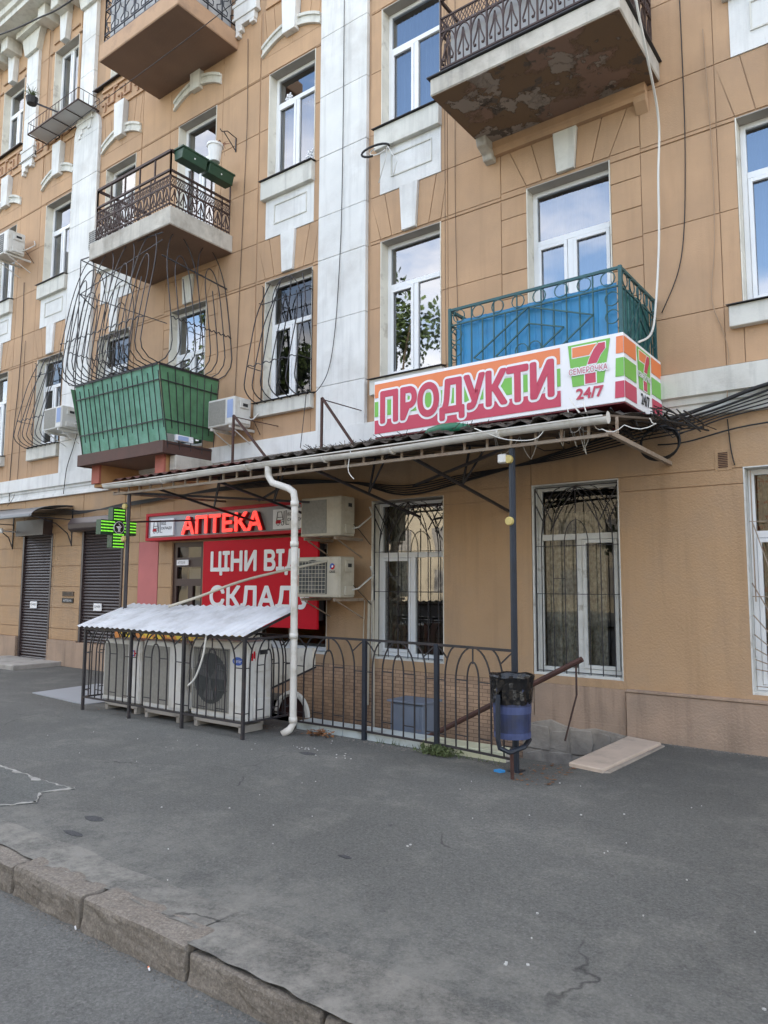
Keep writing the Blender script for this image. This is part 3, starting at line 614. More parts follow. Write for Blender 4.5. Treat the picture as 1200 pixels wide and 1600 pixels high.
lumpy('plinth', -3.86, -2.74, -.02, [.125]*2, plinth_m, .011, wall)
# rubble foundation: stones of their own
random.seed(5)
xx = -3.90; 
lumpy('foundation_wall', -3.95, -2.73, -1.8, [.0, .06, .10, .05, .03, .06, .04, .02], stone, .03, wall)
for row, (zb, zt) in enumerate(((-.55, -.24), (-.25, .03))):
    xx = -3.92
    while xx < -2.82:
        w_ = random.uniform(.16, .34); x1 = min(xx+w_, -2.74); 
        p = [(xx+random.uniform(0, .03), zb+random.uniform(0, .04)), (x1-random.uniform(.01, .05), zb+random.uniform(0, .03)), (x1-.012, (zb+zt)/2), (x1-random.uniform(.02, .06), zt-random.uniform(0, .05)), (xx+random.uniform(.02, .06), zt-random.uniform(0, .06)), (xx+.012, (zb+zt)/2)]
        MB().use(stone).prism(p, W-.036-random.uniform(0, .014), W-.02).build('rubble_stone', parent=wall, bevel=.006); xx = x1
blk_(-2.72, 1.5, -.3, .49, plinth_m, .06, .002, 'plinth'); blk_(1.5, 9, -.3, .49, plinth_m, .06, .002, 'plinth')
MB().use(plinth_m).box(-2.72, 9, W-.075, W+.01, .485, .515).build('plinth_cap', parent=wall, bevel=.006)

# ------------------------------------------------------------ windows (part of the building: window > frame, pane, reveal, curtain)
def window(k, yf=.155, mid=.5, transom=.32, curtain=None, sash='l', fm=pvc, gm=None, rv=reveal_m, name='window', split=True, open_sash=False, room=True):
    x0, x1, z0, z1 = OP[k]; y = W+yf; gm = gm or glass
    wn = thing(name, ((x0+x1)/2, W, z0), B)
    t = .012
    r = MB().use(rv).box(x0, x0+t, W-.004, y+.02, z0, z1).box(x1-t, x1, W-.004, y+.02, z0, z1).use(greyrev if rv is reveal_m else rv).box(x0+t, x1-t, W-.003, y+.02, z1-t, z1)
    r.use(pvcold).box(x0+t, x1-t, W+.02, y+.02, z0, z0+.03)
    r.build('reveal', parent=wn)
    a, b, c, d = x0+t+.002, x1-t-.002, z0+.032, z1-t-.002; f = .055; y0, y1 = y, y+.06
    fr = MB().use(fm); P = []
    def fra(a, b, c, d, f, ya, yb): fr.box(a, a+f, ya, yb, c, d); fr.box(b-f, b, ya, yb, c, d); fr.box(a+f, b-f, ya, yb, c, c+f); fr.box(a+f, b-f, ya, yb, d-f, d)
    fra(a, b, c, d, f, y0, y1)
    if transom:
        zt = d-(d-c)*transom; fr.box(a+f, b-f, y0-.006, y1-.004, zt-.035, zt+.035); P.append((a+f, b-f, zt+.035, d-f)); top = zt-.035
    else: top = d-f
    if split:
        xm = a+(b-a)*mid; fr.box(xm-.035, xm+.035, y0-.004, y1-.006, c+f, top)
        halves = [(a+f, xm-.035, c+f, top), (xm+.035, b-f, c+f, top)]
    else: halves = [(a+f, b-f, c+f, top)]
    for i, h in enumerate(halves):
        if (sash == 'l' and i == 0) or sash == 'b' or (sash == 'r' and i == len(halves)-1):
            fra(h[0]+.004, h[1]-.004, h[2]+.004, h[3]-.004, .042, y0-.014, y0+.02); P.append((h[0]+.046, h[1]-.046, h[2]+.046, h[3]-.046))
        else: P.append(h)
    fr.build('frame', parent=wn, bevel=.003)
    for i, h in enumerate(P):
        MB().use(gm).poly([(h[0]-.006, y0+.026, h[2]-.006), (h[1]+.006, y0+.026, h[2]-.006), (h[1]+.006, y0+.026, h[3]+.006), (h[0]-.006, y0+.026, h[3]+.006)]).build('pane', parent=wn, recalc=False)
    if curtain:
        cm, ca, cb, ctop = curtain
        u0, u1 = a+(b-a)*ca, a+(b-a)*cb; n = max(6, int((u1-u0)/.022)); zt_ = c+(d-c)*ctop
        lo = [(u0+(u1-u0)*i/n, y+.17+.022*math.sin(i*1.9)+.01*math.sin(i*.7), c) for i in range(n+1)]
        cu = MB().use(cm)
        for i in range(n):
            p, q = lo[i], lo[i+1]; cu.poly([p, q, (q[0], q[1], zt_), (p[0], p[1], zt_)])
        cu.build('curtain', parent=wn, smooth=True, recalc=False)
    return wn
window('R1', curtain=(curto, 0, 1, 1), rv=pvcold, transom=.30, gm=glass_d); window('R2', sash='l', transom=.29, curtain=(curtb, 0, 1, .98)); window('R3', curtain=(curtb, 0, 1, .98))
window('B1', yf=.13, curtain=(curtp, .02, .75, .86), rv=pvcold, transom=.28, fm=pvcold, gm=glass_d, mid=.5, sash='r')
window('B2', sash='b', mid=.47, transom=.27, curtain=(curtb, 0, 1, .98)); window('B3', sash='b', transom=.27, curtain=(curtb, 0, 1, .98), name='balcony_door')
window('C1', curtain=(curtp, .0, .35, .98), transom=.35, rv=reveal_m); window('C2', curtain=(curt, .5, 1, .6)); window('C3', curtain=(curtb, 0, 1, .98))
window('D2', gm=glass_d, transom=.36); window('D3', transom=.27, curtain=(curtb, .1, 1, .72)); window('E2', curtain=(curtb, 0, .9, .65), name='balcony_door'); window('V2', gm=glass_d)
window('E3', name='balcony_door', transom=.3); window('V3'); window('E4', name='balcony_door'); window('V4', curtain=(curt, 0, 1, 1))
window('F2', gm=glass_d); window('F3', transom=.33, curtain=(curt, 0, .4, .6)); window('F4', curtain=(curt, 0, .5, 1), transom=0); window('G2'); window('G3', curtain=(curt, 0, 1, .9)); window('G4', transom=.36)
window('H2'); window('H3')
window('PW', gm=glass_d, transom=0)
# paper snowflakes stuck on one window
sf = MB().use(whitep)
for cx, cz, r_ in ((-8.12, 9.60, .075), (-7.62, 8.42, .09)):
    for k in range(6):
        a_ = k*math.pi/3; p = Vector((cx, W+.175, cz)); q = p + Vector((math.cos(a_)*r_, 0, math.sin(a_)*r_)); sf.bar(p, q, .011)
        sf.sphere(q, .016, 5, 4, (1, .2, 1))
        m1 = p.lerp(q, .55)
        for s in (-1, 1): sf.bar(m1, m1 + Vector((math.cos(a_+s)*r_*.4, 0, math.sin(a_+s)*r_*.4)), .008)
tag(sf.build('paper_snowflake'), 'two white paper snowflakes stuck on the third floor window left of the pilaster', 'decoration')

# ------------------------------------------------------------ roller shutters
def shutter(k, hood=True):
    x0, x1, z0, z1 = OP[k]; sh = thing('roller_shutter', ((x0+x1)/2, W, z0), B); n = int((z1-z0)/.058); m_ = MB().use(shut)
    for i in range(n):
        a = z0+(z1-z0)*i/n; b = z0+(z1-z0)*(i+1)/n
        m_.prism([(W+.045, a), (W+.03, a+.01), (W+.022, (a+b)/2), (W+.03, b-.008), (W+.045, b-.004), (W+.06, b), (W+.06, a)], x0+.05, x1-.05, 'x')
    m_.build('slat_curtain', parent=sh)
    MB().use(shut).box(x0, x0+.06, W-.01, W+.08, z0, z1).box(x1-.06, x1, W-.01, W+.08, z0, z1).build('guide_rail', parent=sh, bevel=.004)
    if hood: MB().use(shut).prism([(W-.01, z1-.03), (W-.20, z1-.03), (W-.26, z1+.02), (W-.27, z1+.12), (W-.20, z1+.24), (W-.01, z1+.24)], x0-.1, x1+.04, 'x').build('shutter_box', parent=sh, bevel=.01)
    return sh
shutter('SD', False); shutter('SW')
MB().use(shut).box(-15.6, -14.5, W-.2, W+.01, 2.6, 2.92).build('shutter_box', parent=B)
for (xc, z, nm) in ((-15.12, 1.17, 'left'), (-12.77, 1.17, 'right')):
    m_ = MB().use(whitep).box(xc-.13, xc+.13, W+.006, W+.02, z-.07, z+.07); m_.use(blackp)
    m_.text('ВІДЧИНЕНО', xc-.1, xc+.1, z-.02, z+.03, W+.003)
    tag(m_.build('paper_notice'), 'small white notice with black lettering on the %s brown roller shutter' % ('taller left' if nm == 'left' else 'wider right'), 'notice')
for z, n_ in ((1.41, 'upper small brown wall plate of two left of the green cross shutter'), (1.28, 'lower black wall plate of two left of the green cross shutter')):
    m_ = MB().use(bark if z > 1.4 else blk).box(-13.98, -13.58, W-.02, W-.001, z-.045, z+.045).use(whitep if z < 1.4 else blackp).text('АПТЕКА' if z < 1.4 else 'АДРЕСА', -13.93, -13.63, z-.02, z+.02, W-.022)
    tag(m_.build('wall_plate', bevel=.003), n_, 'plate')
# pharmacy door
pd_ = thing('pharmacy_door', (-10.15, W, 0), B); x0, x1, z0, z1 = OP['PD']
m_ = MB().use(doorm)
for r in ((x0, x0+.1, 0, z1), (x1-.08, x1, 0, z1), (x0+.1, x1-.08, z1-.08, z1), (x0+.1, x1-.08, 1.90, 2.06), (x0+.1, x1-.08, 1.58, 1.70), (x0+.1, x1-.08, 0, .5), (-10.14, -10.02, .5, 1.58)): m_.box(r[0], r[1], W+.03, W+.09, r[2], r[3])
m_.build('door_frame', parent=pd_)
MB().use(glass_d).poly([(x0+.09, W+.06, .4), (x1-.07, W+.06, .4), (x1-.07, W+.06, z1), (x0+.09, W+.06, z1)]).build('pane', parent=pd_)
MB().use(curt).box(x0+.1, x1-.1, W+.3, W+.33, .3, 1.88).build('door_blind', parent=pd_)
tag(MB().use(whitep).box(-10.43, -10.12, W+.004, W+.02, 1.93, 2.02).use(blackp).text('АПТЕКА', -10.40, -10.2, 1.955, 1.995, W+.002).build('door_notice'), 'narrow white notice on the dark brown pharmacy door', 'notice')
# ------------------------------------------------------------ balconies (part of the building: balcony > slab, railing, boards)
class Rail:
    """maps (u along, z, o outwards) of one straight railing side to the world"""
    def __init__(s, p, q): s.p = Vector((p[0], p[1])); s.q = Vector((q[0], q[1])); s.L = (s.q-s.p).length; s.d = (s.q-s.p)/s.L; s.n = Vector((s.d.y, -s.d.x))
    def __call__(s, u, z, o=0): a = s.p + s.d*u + s.n*o; return Vector((a.x, a.y, z))
def sides(x0, x1, yf, yb=W): return [Rail((x0, yb), (x0, yf)), Rail((x0, yf), (x1, yf)), Rail((x1, yf), (x1, yb))]
def slab(b, x0, x1, yf, z0, z1, edge, under, bev=.012):
    m_ = MB().use(edge).box(x0, x1, yf, W+.005, z0, z1); m_.build('slab', parent=b, bevel=bev)
    n = 14; s_ = MB().use(under); rr = random.Random(4)
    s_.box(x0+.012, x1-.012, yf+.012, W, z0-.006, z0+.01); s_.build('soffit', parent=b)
def ornate(b, sd, z0, zt, m_, hi=False, step=.17, balls=False):
    mb = MB().use(m_)
    for R_ in sd:
        H = zt-z0; zb = z0+.05; za = z0+H*(.55 if hi else .60); zc = z0+H*(.74 if hi else .86)
        for z, r in ((zb, .014), (za, .014), (zc, .013), (zt, .022)): mb.bar(R_(0, z), R_(R_.L, z), r)
        n = max(2, round(R_.L/step)); st = R_.L/n
        for i in range(0 if R_ is sd[0] else 1, n+1):
            u = st*i; mb.bar(R_(u, zb), R_(u, za), .011)
            if i % 3 == 0 or i == n: mb.bar(R_(u, zb), R_(u, zt), .013)
        for i in range(n):
            u = st*(i+.5); k = 6
            for s in (-1, 1):     # pointed arch with a curl where it springs
                pts = [R_(u+s*st*.5*math.sin(a*math.pi/2/k)*1.0, za-.01-(za-zb)*.48*(1-math.cos(a*math.pi/2/k))) for a in range(k+1)]
                mb.tube(pts, .010, 4)
                c = R_(u+s*st*.28, zb+(za-zb)*.30); mb.tube([R_(u, za-(za-zb)*.15), R_(u+s*st*.12, za-(za-zb)*.45), R_(u+s*st*.34, zb+(za-zb)*.28), R_(u+s*st*.30, zb+(za-zb)*.18), R_(u+s*st*.18, zb+(za-zb)*.22)], .010, 4)
                mb.sphere(R_(u+s*st*.24, zb+(za-zb)*.2), .018, 5, 3)
            mb.bar(R_(u, zb), R_(u, zb+(za-zb)*.72), .008)
        n2 = max(3, round(R_.L/.088)); s2 = R_.L/n2
        for i in range(n2):       # ring frieze
            u = s2*(i+.5); zm = (za+zc)/2; rr = min(s2*.44, (zc-za)*.44)
            mb.tube([R_(u+rr*math.cos(a*math.pi/4), zm+(zc-za)*.42*math.sin(a*math.pi/4)) for a in range(8)], .007, 3, closed=True)
            mb.bar(R_(u-rr, zm-(zc-za)*.4), R_(u+rr, zm+(zc-za)*.4), .006, 3); mb.bar(R_(u-rr, zm+(zc-za)*.4), R_(u+rr, zm-(zc-za)*.4), .006, 3)
        n3 = max(4, round(R_.L/.06))
        for i in range(n3+1): mb.sphere(R_(R_.L*i/n3, zb-.025), .014, 4, 3)
    return mb
def ballab(name='balcony', x=0, y=0, z=0, label=None):
    o = thing(name, (x, y, z), B); tag(o, label); return o
# big balcony, third floor right
b = ballab('balcony', -3.3, 7.3, 7.3, 'wide balcony with a peeling brown underside and ornate brown ironwork')
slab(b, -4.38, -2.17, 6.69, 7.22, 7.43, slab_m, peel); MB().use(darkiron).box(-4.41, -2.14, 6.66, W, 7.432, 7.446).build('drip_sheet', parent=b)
ornate(b, sides(-4.27, -2.25, 6.75), 7.49, 8.40, ringbl, True, .20).build('railing', parent=b)
MB().use(curt).box(-4.2, -2.32, 6.86, 6.875, 7.46, 8.12).box(-2.345, -2.33, 6.87, 7.9, 7.46, 8.12).build('inner_screen', parent=b)
MB().use(slab_m).prism([(W, 7.24), (W-.30, 7.24), (W-.26, 7.12), (W-.12, 7.06), (W-.10, 7.0), (W, 6.98)], -4.36, -4.22, 'x').build('corbel', parent=b, bevel=.01)
MB().use(stucco).prism([(W, 7.06), (W-.12, 7.06), (W-.10, 7.0), (W, 6.9)], -2.44, -2.30, 'x').build('corbel', parent=b, bevel=.006)
# left balcony, third floor
b = ballab('balcony', -10.3, 7.3, 7.3, 'left balcony with ornate brown ironwork, a white edge and green flower boxes on its rail')
slab(b, -11.45, -9.21, 6.72, 7.17, 7.47, slab_m, soffit)
ornate(b, sides(-11.33, -9.30, 6.77), 7.50, 8.10, ringbl, False, .165).build('railing', parent=b)
rl = MB().use(ringbl)
for R_ in sides(-11.33, -9.30, 6.77):
    rl.bar(R_(0, 8.42), R_(R_.L, 8.42), .028)
    n = max(2, round(R_.L/.42))
    for i in range(n+1): rl.bar(R_(R_.L*i/n, 8.02), R_(R_.L*i/n, 8.42), .016)
rl.build('handrail', parent=b)
# top balcony, fourth floor left
b = ballab('balcony', -10.3, 7.3, 11, 'top left balcony with blue black ironwork over white boards and a plain brown underside')
slab(b, -11.42, -9.2, 6.72, 10.84, 11.15, tanedge, soffit)
mb = MB().use(blueiron)
for R_ in sides(-11.34, -9.28, 6.77):
    for z, r in ((11.19, .022), (11.32, .012), (11.80, .012), (12.02, .013), (12.15, .024)): mb.bar(R_(0, z), R_(R_.L, z), r)
    n = max(3, round(R_.L/.30)); st = R_.L/n
    for i in range(n+1): mb.bar(R_(st*i, 11.16), R_(st*i, 12.12), .012)
    for i in range(n):
        u = st*(i+.5)
        for s in (-1, 1):
            mb.tube([R_(u+s*st*.45, 11.36), R_(u+s*st*.15, 11.36), R_(u+s*st*.12, 11.44), R_(u+s*st*.4, 11.5), R_(u+s*st*.4, 11.6), R_(u+s*st*.1, 11.66), R_(u, 11.78)], .009, 4)
            mb.tube([R_(u+s*st*(.3+.14*math.cos(a)), 11.91+.08*math.sin(a)) for a in (0, 1, 2, 3, 4, 5)], .008, 3, closed=True)
mb.build('railing', parent=b)
MB().use(curt).box(-11.27, -9.36, 6.83, 6.845, 11.17, 12.05).box(-9.37, -9.355, 6.845, 7.95, 11.17, 12.05).build('inner_screen', parent=b)
# blue balcony, second floor right
b = ballab('balcony', -3.3, 7.4, 3.7, 'balcony faced with blue profiled sheet behind a dark teal railing')
slab(b, -4.28, -2.28, 6.9, 3.52, 3.70, slab_m, soffit)
mb = MB().use(blue_sh); x = -4.20
def prof_sheet(mb, p, q, z0, z1, pitch_=.10, dep=.012):
    R_ = Rail(p, q); n = int(R_.L/pitch_*2); pts = []
    for i in range(n):
        a = R_.L*i/n; b_ = R_.L*(i+1)/n; o = dep if i % 2 else 0; pts += [(a+.008, o), (b_-.004, o)]
    for (a, oa), (b_, ob) in zip(pts[:-1], pts[1:]): mb.poly([R_(a, z0, oa), R_(b_, z0, ob), R_(b_, z1, ob), R_(a, z1, oa)])
prof_sheet(mb, (-4.20, 6.95), (-2.36, 6.95), 3.72, 4.58, .19); mb.build('profiled_sheet', parent=b)
mb = MB().use(teal_sh); prof_sheet(mb, (-2.36, 6.96), (-2.36, 7.95), 3.72, 4.60, .11); mb.build('profiled_sheet', parent=b)
mb = MB().use(tealiron); F_ = Rail((-4.25, 6.90), (-2.31, 6.90)); Sd = Rail((-2.31, 6.90), (-2.31, 7.97)); G_ = Rail((-4.25, 7.97), (-4.25, 6.90))
for R_ in (F_, Sd, G_):
    for z, r in ((3.74, .014), (4.52, .011), (4.70, .02)): mb.bar(R_(0, z), R_(R_.L, z), r)
    mb.bar(R_(0, 3.7), R_(0, 4.72), .024) if R_ is not Sd else mb.bar(R_(R_.L, 3.7), R_(R_.L, 4.72), .024)
    if R_ is F_: mb.bar(R_(R_.L, 3.7), R_(R_.L, 4.72), .024)
    n = 14 if R_ is F_ else 8
    for i in range(1, n): mb.bar(R_(R_.L*i/n, 3.74), R_(R_.L*i/n, 4.53 if i % 2 else 4.70), .009)
    k = 8 if R_ is F_ else 5
    for i in range(k):
        u = R_.L*(i+.5)/k
        if R_ is F_ and i == k-1: pass
        mb.tube([R_(u+.072*math.cos(a*math.pi/6), 4.61+.072*math.sin(a*math.pi/6), .008) for a in range(12)], .007, 4, closed=True)
    for z in (4.40, 4.22):
        for u in ((.085, R_.L-.085) if R_ is F_ else (R_.L-.085,)): mb.tube([R_(u+.07*math.cos(a*math.pi/6), z+.07*math.sin(a*math.pi/6), .006) for a in range(12)], .007, 4, closed=True)
    if R_ is F_:
        for u in (.88, 1.03): mb.tube([R_(u+.072*math.cos(a*math.pi/6), 4.07+.072*math.sin(a*math.pi/6), .006) for a in range(12)], .007, 4, closed=True)
    L_ = R_.L
    for q in ((.16, 4.09, .5, 4.52), (.5, 4.52, .84*1.02, 4.28), (.84*1.02, 4.28, .5, 3.76), (.5, 3.76, .16, 4.09), (.30, 4.06, .5, 4.34), (.5, 4.34, .70, 4.22), (.70, 4.22, .5, 3.95), (.5, 3.95, .30, 4.06)): mb.bar(R_(L_*q[0], q[1], .012), R_(L_*q[2], q[3], .012), .010)
mb.build('railing', parent=b)
# green balcony, second floor left
b = ballab('balcony', -10.7, 7.4, 3.6, 'balcony faced with flared green sheets over a brown edge board')
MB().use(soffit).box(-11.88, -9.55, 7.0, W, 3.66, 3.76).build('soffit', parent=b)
MB().use(brownedge).box(-11.92, -9.51, 6.955, 7.0, 3.64, 3.84).box(-9.55, -9.51, 7.0, W, 3.64, 3.84).box(-11.92, -11.88, 7.0, W, 3.64, 3.84).build('edge_board', parent=b, bevel=.006)
for xa in (-11.72, -9.92):
    MB().use(sandbeam).box(xa, xa+.22, 7.16, W, 3.34, 3.66).box(xa-.01, xa+.24, 7.18, W, 3.28, 3.34).build('support_beam', parent=b, bevel=.008)
    MB().use(redpaint).box(xa-.005, xa+.225, 7.12, 7.165, 3.335, 3.665).build('beam_end', parent=b, bevel=.004)
MB().use(slab_m).box(-9.66, -9.5, 7.2, W, 3.40, 3.64).build('slab', parent=b, bevel=.012)
gz0, gz1, gf0, gf1 = 3.86, 4.98, 7.02, 6.76
rr = random.Random(8)
def flare(u, z, R_, amp): t = (z-gz0)/(gz1-gz0); return amp*t
GF = Rail((-11.86, gf0), (-9.54, gf0)); GS = Rail((-9.54, gf0), (-9.54, W-.05)); GL = Rail((-11.86, W-.05), (-11.86, gf0))
mb = MB().use(green_pl); nx, nz = 24, 8
for i in range(nx):
    for j in range(nz):
        def P(i_, j_):
            u = GF.L*i_/nx; z = gz0+(gz1-gz0)*j_/nz; t = j_/nz; p_ = GF(u, z - (.0 if j_ else -.01+.03*abs(math.sin(u*3))), (gf0-gf1)*t + .006*math.sin(u*9+z*4)); p_.x += .02+.10*t; return p_
        mb.poly([P(i, j), P(i+1, j), P(i+1, j+1), P(i, j+1)])
mb.build('green_sheet', parent=b, smooth=True, recalc=False)
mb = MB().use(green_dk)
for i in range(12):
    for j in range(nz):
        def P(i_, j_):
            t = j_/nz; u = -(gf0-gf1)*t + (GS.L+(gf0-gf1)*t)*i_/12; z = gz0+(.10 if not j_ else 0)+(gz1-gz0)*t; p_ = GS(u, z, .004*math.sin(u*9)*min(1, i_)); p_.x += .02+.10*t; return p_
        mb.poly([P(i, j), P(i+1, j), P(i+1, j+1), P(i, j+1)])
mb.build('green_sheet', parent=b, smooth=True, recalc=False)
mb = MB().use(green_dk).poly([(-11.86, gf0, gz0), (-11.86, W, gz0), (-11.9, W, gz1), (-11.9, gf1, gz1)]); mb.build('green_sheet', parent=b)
mb = MB().use(darkiron)
def GP(R_, u, t, o=0.02):   # point on the flared grid
    sh_ = Vector((.02+.10*t, 0, 0))
    if R_ is GF: return sh_ + GF(u, gz0+(gz1-gz0)*t, (gf0-gf1)*t+o)
    s = GS.L; return sh_ + GS(u*(s+(gf0-gf1)*t)/s-(gf0-gf1)*t, gz0+(gz1-gz0)*t, o)
for R_, n in ((GF, 17), (GS, 8)):
    for t in (-.05, .27, .80, 1.0): mb.bar(GP(R_, 0, t), GP(R_, R_.L, t), .010)
    for i in range(n+1):
        u = R_.L*i/n; mb.bar(GP(R_, u, -.12 if i % 2 == 0 else .16), GP(R_, u, 1.0 if i % 2 == 0 else .92), .0075)
mb.build('railing', parent=b)
tag(MB().use(whitep).box(-9.50, -9.46, 7.16, 7.50, 3.86, 3.955).use(curtb).box(-9.458, -9.452, 7.2, 7.4, 3.87, 3.94).build('plastic_jug', bevel=.01), 'white and blue plastic container lying at the foot of the green balcony', 'container')

# ------------------------------------------------------------ window and balcony cages
def cage_bar(mb, R_, u, z0, z1, out, tip=None, r=.009, belly=.13):
    pts = []; H = z1-z0; k = 12
    pts.append(R_(u, z0, 0)); 
    for i in range(1, 7): a = i*math.pi/2/6; pts.append(R_(u, z0+H*belly*(1-math.cos(a)), out*math.sin(a)))
    for i in range(1, k+1):
        t = i/k; pts.append(R_(u if tip is None else u+(tip-u)*max(0, (t-.62)/.38)**1.6, z0+H*belly+H*(1-belly)*t, out*(1-.92*t**1.15)))
    mb.tube(pts, r, 4)
def wavy(mb, R_, z, o, n=60, r=.009):
    mb.tube([R_(R_.L*i/n, z+.018*math.sin(i*1.25), o) for i in range(n+1)], r, 4)
mb = MB().use(darkiron)
cz0, cz1 = 5.02, 7.02
F2_ = Rail((-11.80, 6.78), (-9.46, 6.78)); S2_ = Rail((-9.46, 6.78), (-9.46, W-.02)); L2_ = Rail((-11.80, W-.02), (-11.80, 6.78))
def cage_out(t, o=.33, b=.13): return o*math.sin(min(1, t/b)*math.pi/2) if t < b else o*(1-.90*((t-b)/(1-b))**1.2)
for R_, n in ((F2_, 16), (S2_, 8), (L2_, 8)):
    mb.bar(R_(0, cz0), R_(R_.L, cz0), .013); st = R_.L/n; H = cz1-cz0; zs_ = .66
    def pt_(u, t): return R_(u, cz0+H*t if t > .13 else cz0+H*.13*(1-math.cos(t/.13*math.pi/2)), cage_out(t))
    for i in range(n+1):
        g = i % 4; u = st*i; te = .70 if g == 2 else zs_
        mb.tube([pt_(u, te*k/14) for k in range(15)], .009, 4)
    for j in range(0, n, 4):
        c = st*(j+2)
        for s in (-1, 1):
            for w_, te in ((2, 1.10), (1, .90)):
                mb.tube([pt_(c+s*st*w_*math.cos(a*math.pi/16), zs_+(te-zs_)*math.sin(a*math.pi/16)) for a in range(9)], .009, 4)
    wavy(mb, R_, cz0+.66, .30)
mb.bar((-11.80, 6.78, cz0), (-11.80, 6.78, 7.3), .009); mb.bar((-11.80, 6.78, 7.3), (-9.46, 6.78, 7.12), .011); mb.bar((-11.8, 6.78, 7.3), (-11.8, W, 7.18), .010); mb.bar((-11.80, 6.78, 6.68), (-11.80, W-.9, 6.5), .01)
mb.bar((-11.80, 6.78, 6.68), (-10.9, W-.02, 6.3), .009); mb.bar((-9.46, 6.78, 6.75), (-9.3, W-.02, 6.55), .013); mb.bar((-11.80, 6.78, 6.66), (-9.46, 6.78, 7.0), .008)
tag(mb.build('balcony_cage'), 'bulging black iron cage of bent bars rising above the green balcony', 'cage')

def grille_flat(k, label, y=W+.03, bars=7):
    x0, x1, z0, z1 = OP[k]; mb = MB().use(darkiron); R_ = Rail((x0+.03, y), (x1-.02, y)); zs_ = z0+(z1-z0)*.68; n = bars; st = R_.L/(n+.0)
    for z in (z0+.05, z0+(z1-z0)*.42, zs_-.02): mb.bar(R_(0, z), R_(R_.L, z), .0055)
    mb.bar(R_(0, z0+.02), R_(0, z1-.04), .009); mb.bar(R_(R_.L, z0+.02), R_(R_.L, z1-.04), .009); mb.bar(R_(0, z1-.04), R_(R_.L, z1-.04), .008)
    xs_ = [st*(i+.5) for i in range(n)]; c = R_.L/2
    for u in xs_: mb.bar(R_(u, z0+.01), R_(u, zs_), .0062)
    def arc(u, tip, zt, zb=zs_):
        mb.tube([R_(u+(tip-u)*(1-math.cos(a*math.pi/2/8)), zb+(zt-zb)*math.sin(a*math.pi/2/8)) for a in range(9)], .0062, 4)
    top = z1-.05
    for i, u in enumerate(xs_):
        d = (u-c)/st
        if abs(d) < .3: mb.bar(R_(u, zs_), R_(u, zs_+.30), .008); continue
        s = 1 if d < 0 else -1
        for tip, zt in ((c, top if abs(d) > 1.6 else (zs_+(top-zs_)*(.72 if abs(d) > 1.2 else .42))),): arc(u, tip, zt)
    for s, e in ((1, 0), (-1, R_.L)):
        mb.bar(R_(e, top), R_(e+s*st*1.5, zs_+(top-zs_)*.40), .008); mb.bar(R_(e, top-.18), R_(e+s*st*.8, zs_+(top-zs_)*.35), .008)
        mb.tube([R_(c-s*0, top), R_(c+s*st*1.2, top-.25), R_(c+s*st*2.2, top-.5)], .008, 4); arc(e+s*st*.5, e+s*st*2.2, top)
    mb.bar(R_(c, top), R_(c, zs_+.35), .007)
    mb.bar(R_(st*1.5, z0+1.1), R_(st*2.5, z0+1.1), .006)
    return tag(mb.build('window_grille'), label, 'grille')
grille_flat('C1', 'flat black arched grille on the ground floor window beside the stacked air conditioners')
grille_flat('B1', 'flat black arched grille on the ground floor window right of the junction box post')
# sunburst grille at the right edge
mb = MB().use(tanmetal); x0, x1, z0, z1 = OP['R1']; y = W+.03
for z in (z0+.08, z0+.95, z1-.55): mb.bar((x0+.03, y, z), (x1-.03, y, z), .006)
for k in range(15):
    a_ = math.radians(18+k*11); dx, dz = math.cos(a_), math.sin(a_); cx, cz = (x0+x1)/2-.05, z0+.18
    ln = min(((x1-.03-cx)/dx if dx > .01 else 9), ((x0+.03-cx)/dx if dx < -.01 else 9), 1.5/max(dz, .1)); mb.bar((cx, y+.006, cz), (cx+dx*ln, y+.006, cz+dz*ln), .007)
for k in range(6): mb.bar((x0+.06+k*.18, y, z0+.9), (x0+.06+k*.18, y, z1-.04), .008)
tag(mb.build('window_grille'), 'pale sunburst grille on the ground floor window at the right edge', 'grille')
def grille_belly(k, label, out=.33, n=6):
    x0, x1, z0, z1 = OP[k]; mb = MB().use(darkiron); R_ = Rail((x0-.02, W-.02), (x1+.02, W-.02)); st = R_.L/n; za, zb = z0-.02, z1-.08
    for i in range(n+1): cage_bar(mb, R_, st*i, za, zb if i % 2 == 0 else zb-.25, out, st*i+(R_.L/2-st*i)*.35)
    mb.bar(R_(0, za), R_(R_.L, za), .01); wavy(mb, R_, za+.55, out*.84, 30); mb.bar(R_(0, zb-.3, .02), R_(R_.L, zb-.3, .02), .008)
    for sx in (0, R_.L):
        for z in (za+.55, zb-.3, zb): mb.bar(R_(sx, z, 0), R_(sx, z, out*(1-.92*((z-za)/(zb-za))**1.15)), .007)
        mb.bar(R_(sx, za, 0), R_(sx, zb, 0), .008)
    mb.tube([R_(R_.L*.5+R_.L*.28*math.cos(a*math.pi/10), zb-.35+.38*math.sin(a*math.pi/10), .03) for a in range(11)], .008, 4)
    return tag(mb.build('window_grille'), label, 'grille')
grille_belly('D2', 'bulging black iron grille on the second floor window right of the green balcony', .36, 6)
grille_belly('F2', 'bulging black iron grille on the second floor window left of the green balcony', .40, 6)
grille_belly('V2', 'small bulging grille on the window behind the balcony cage', .18, 5)

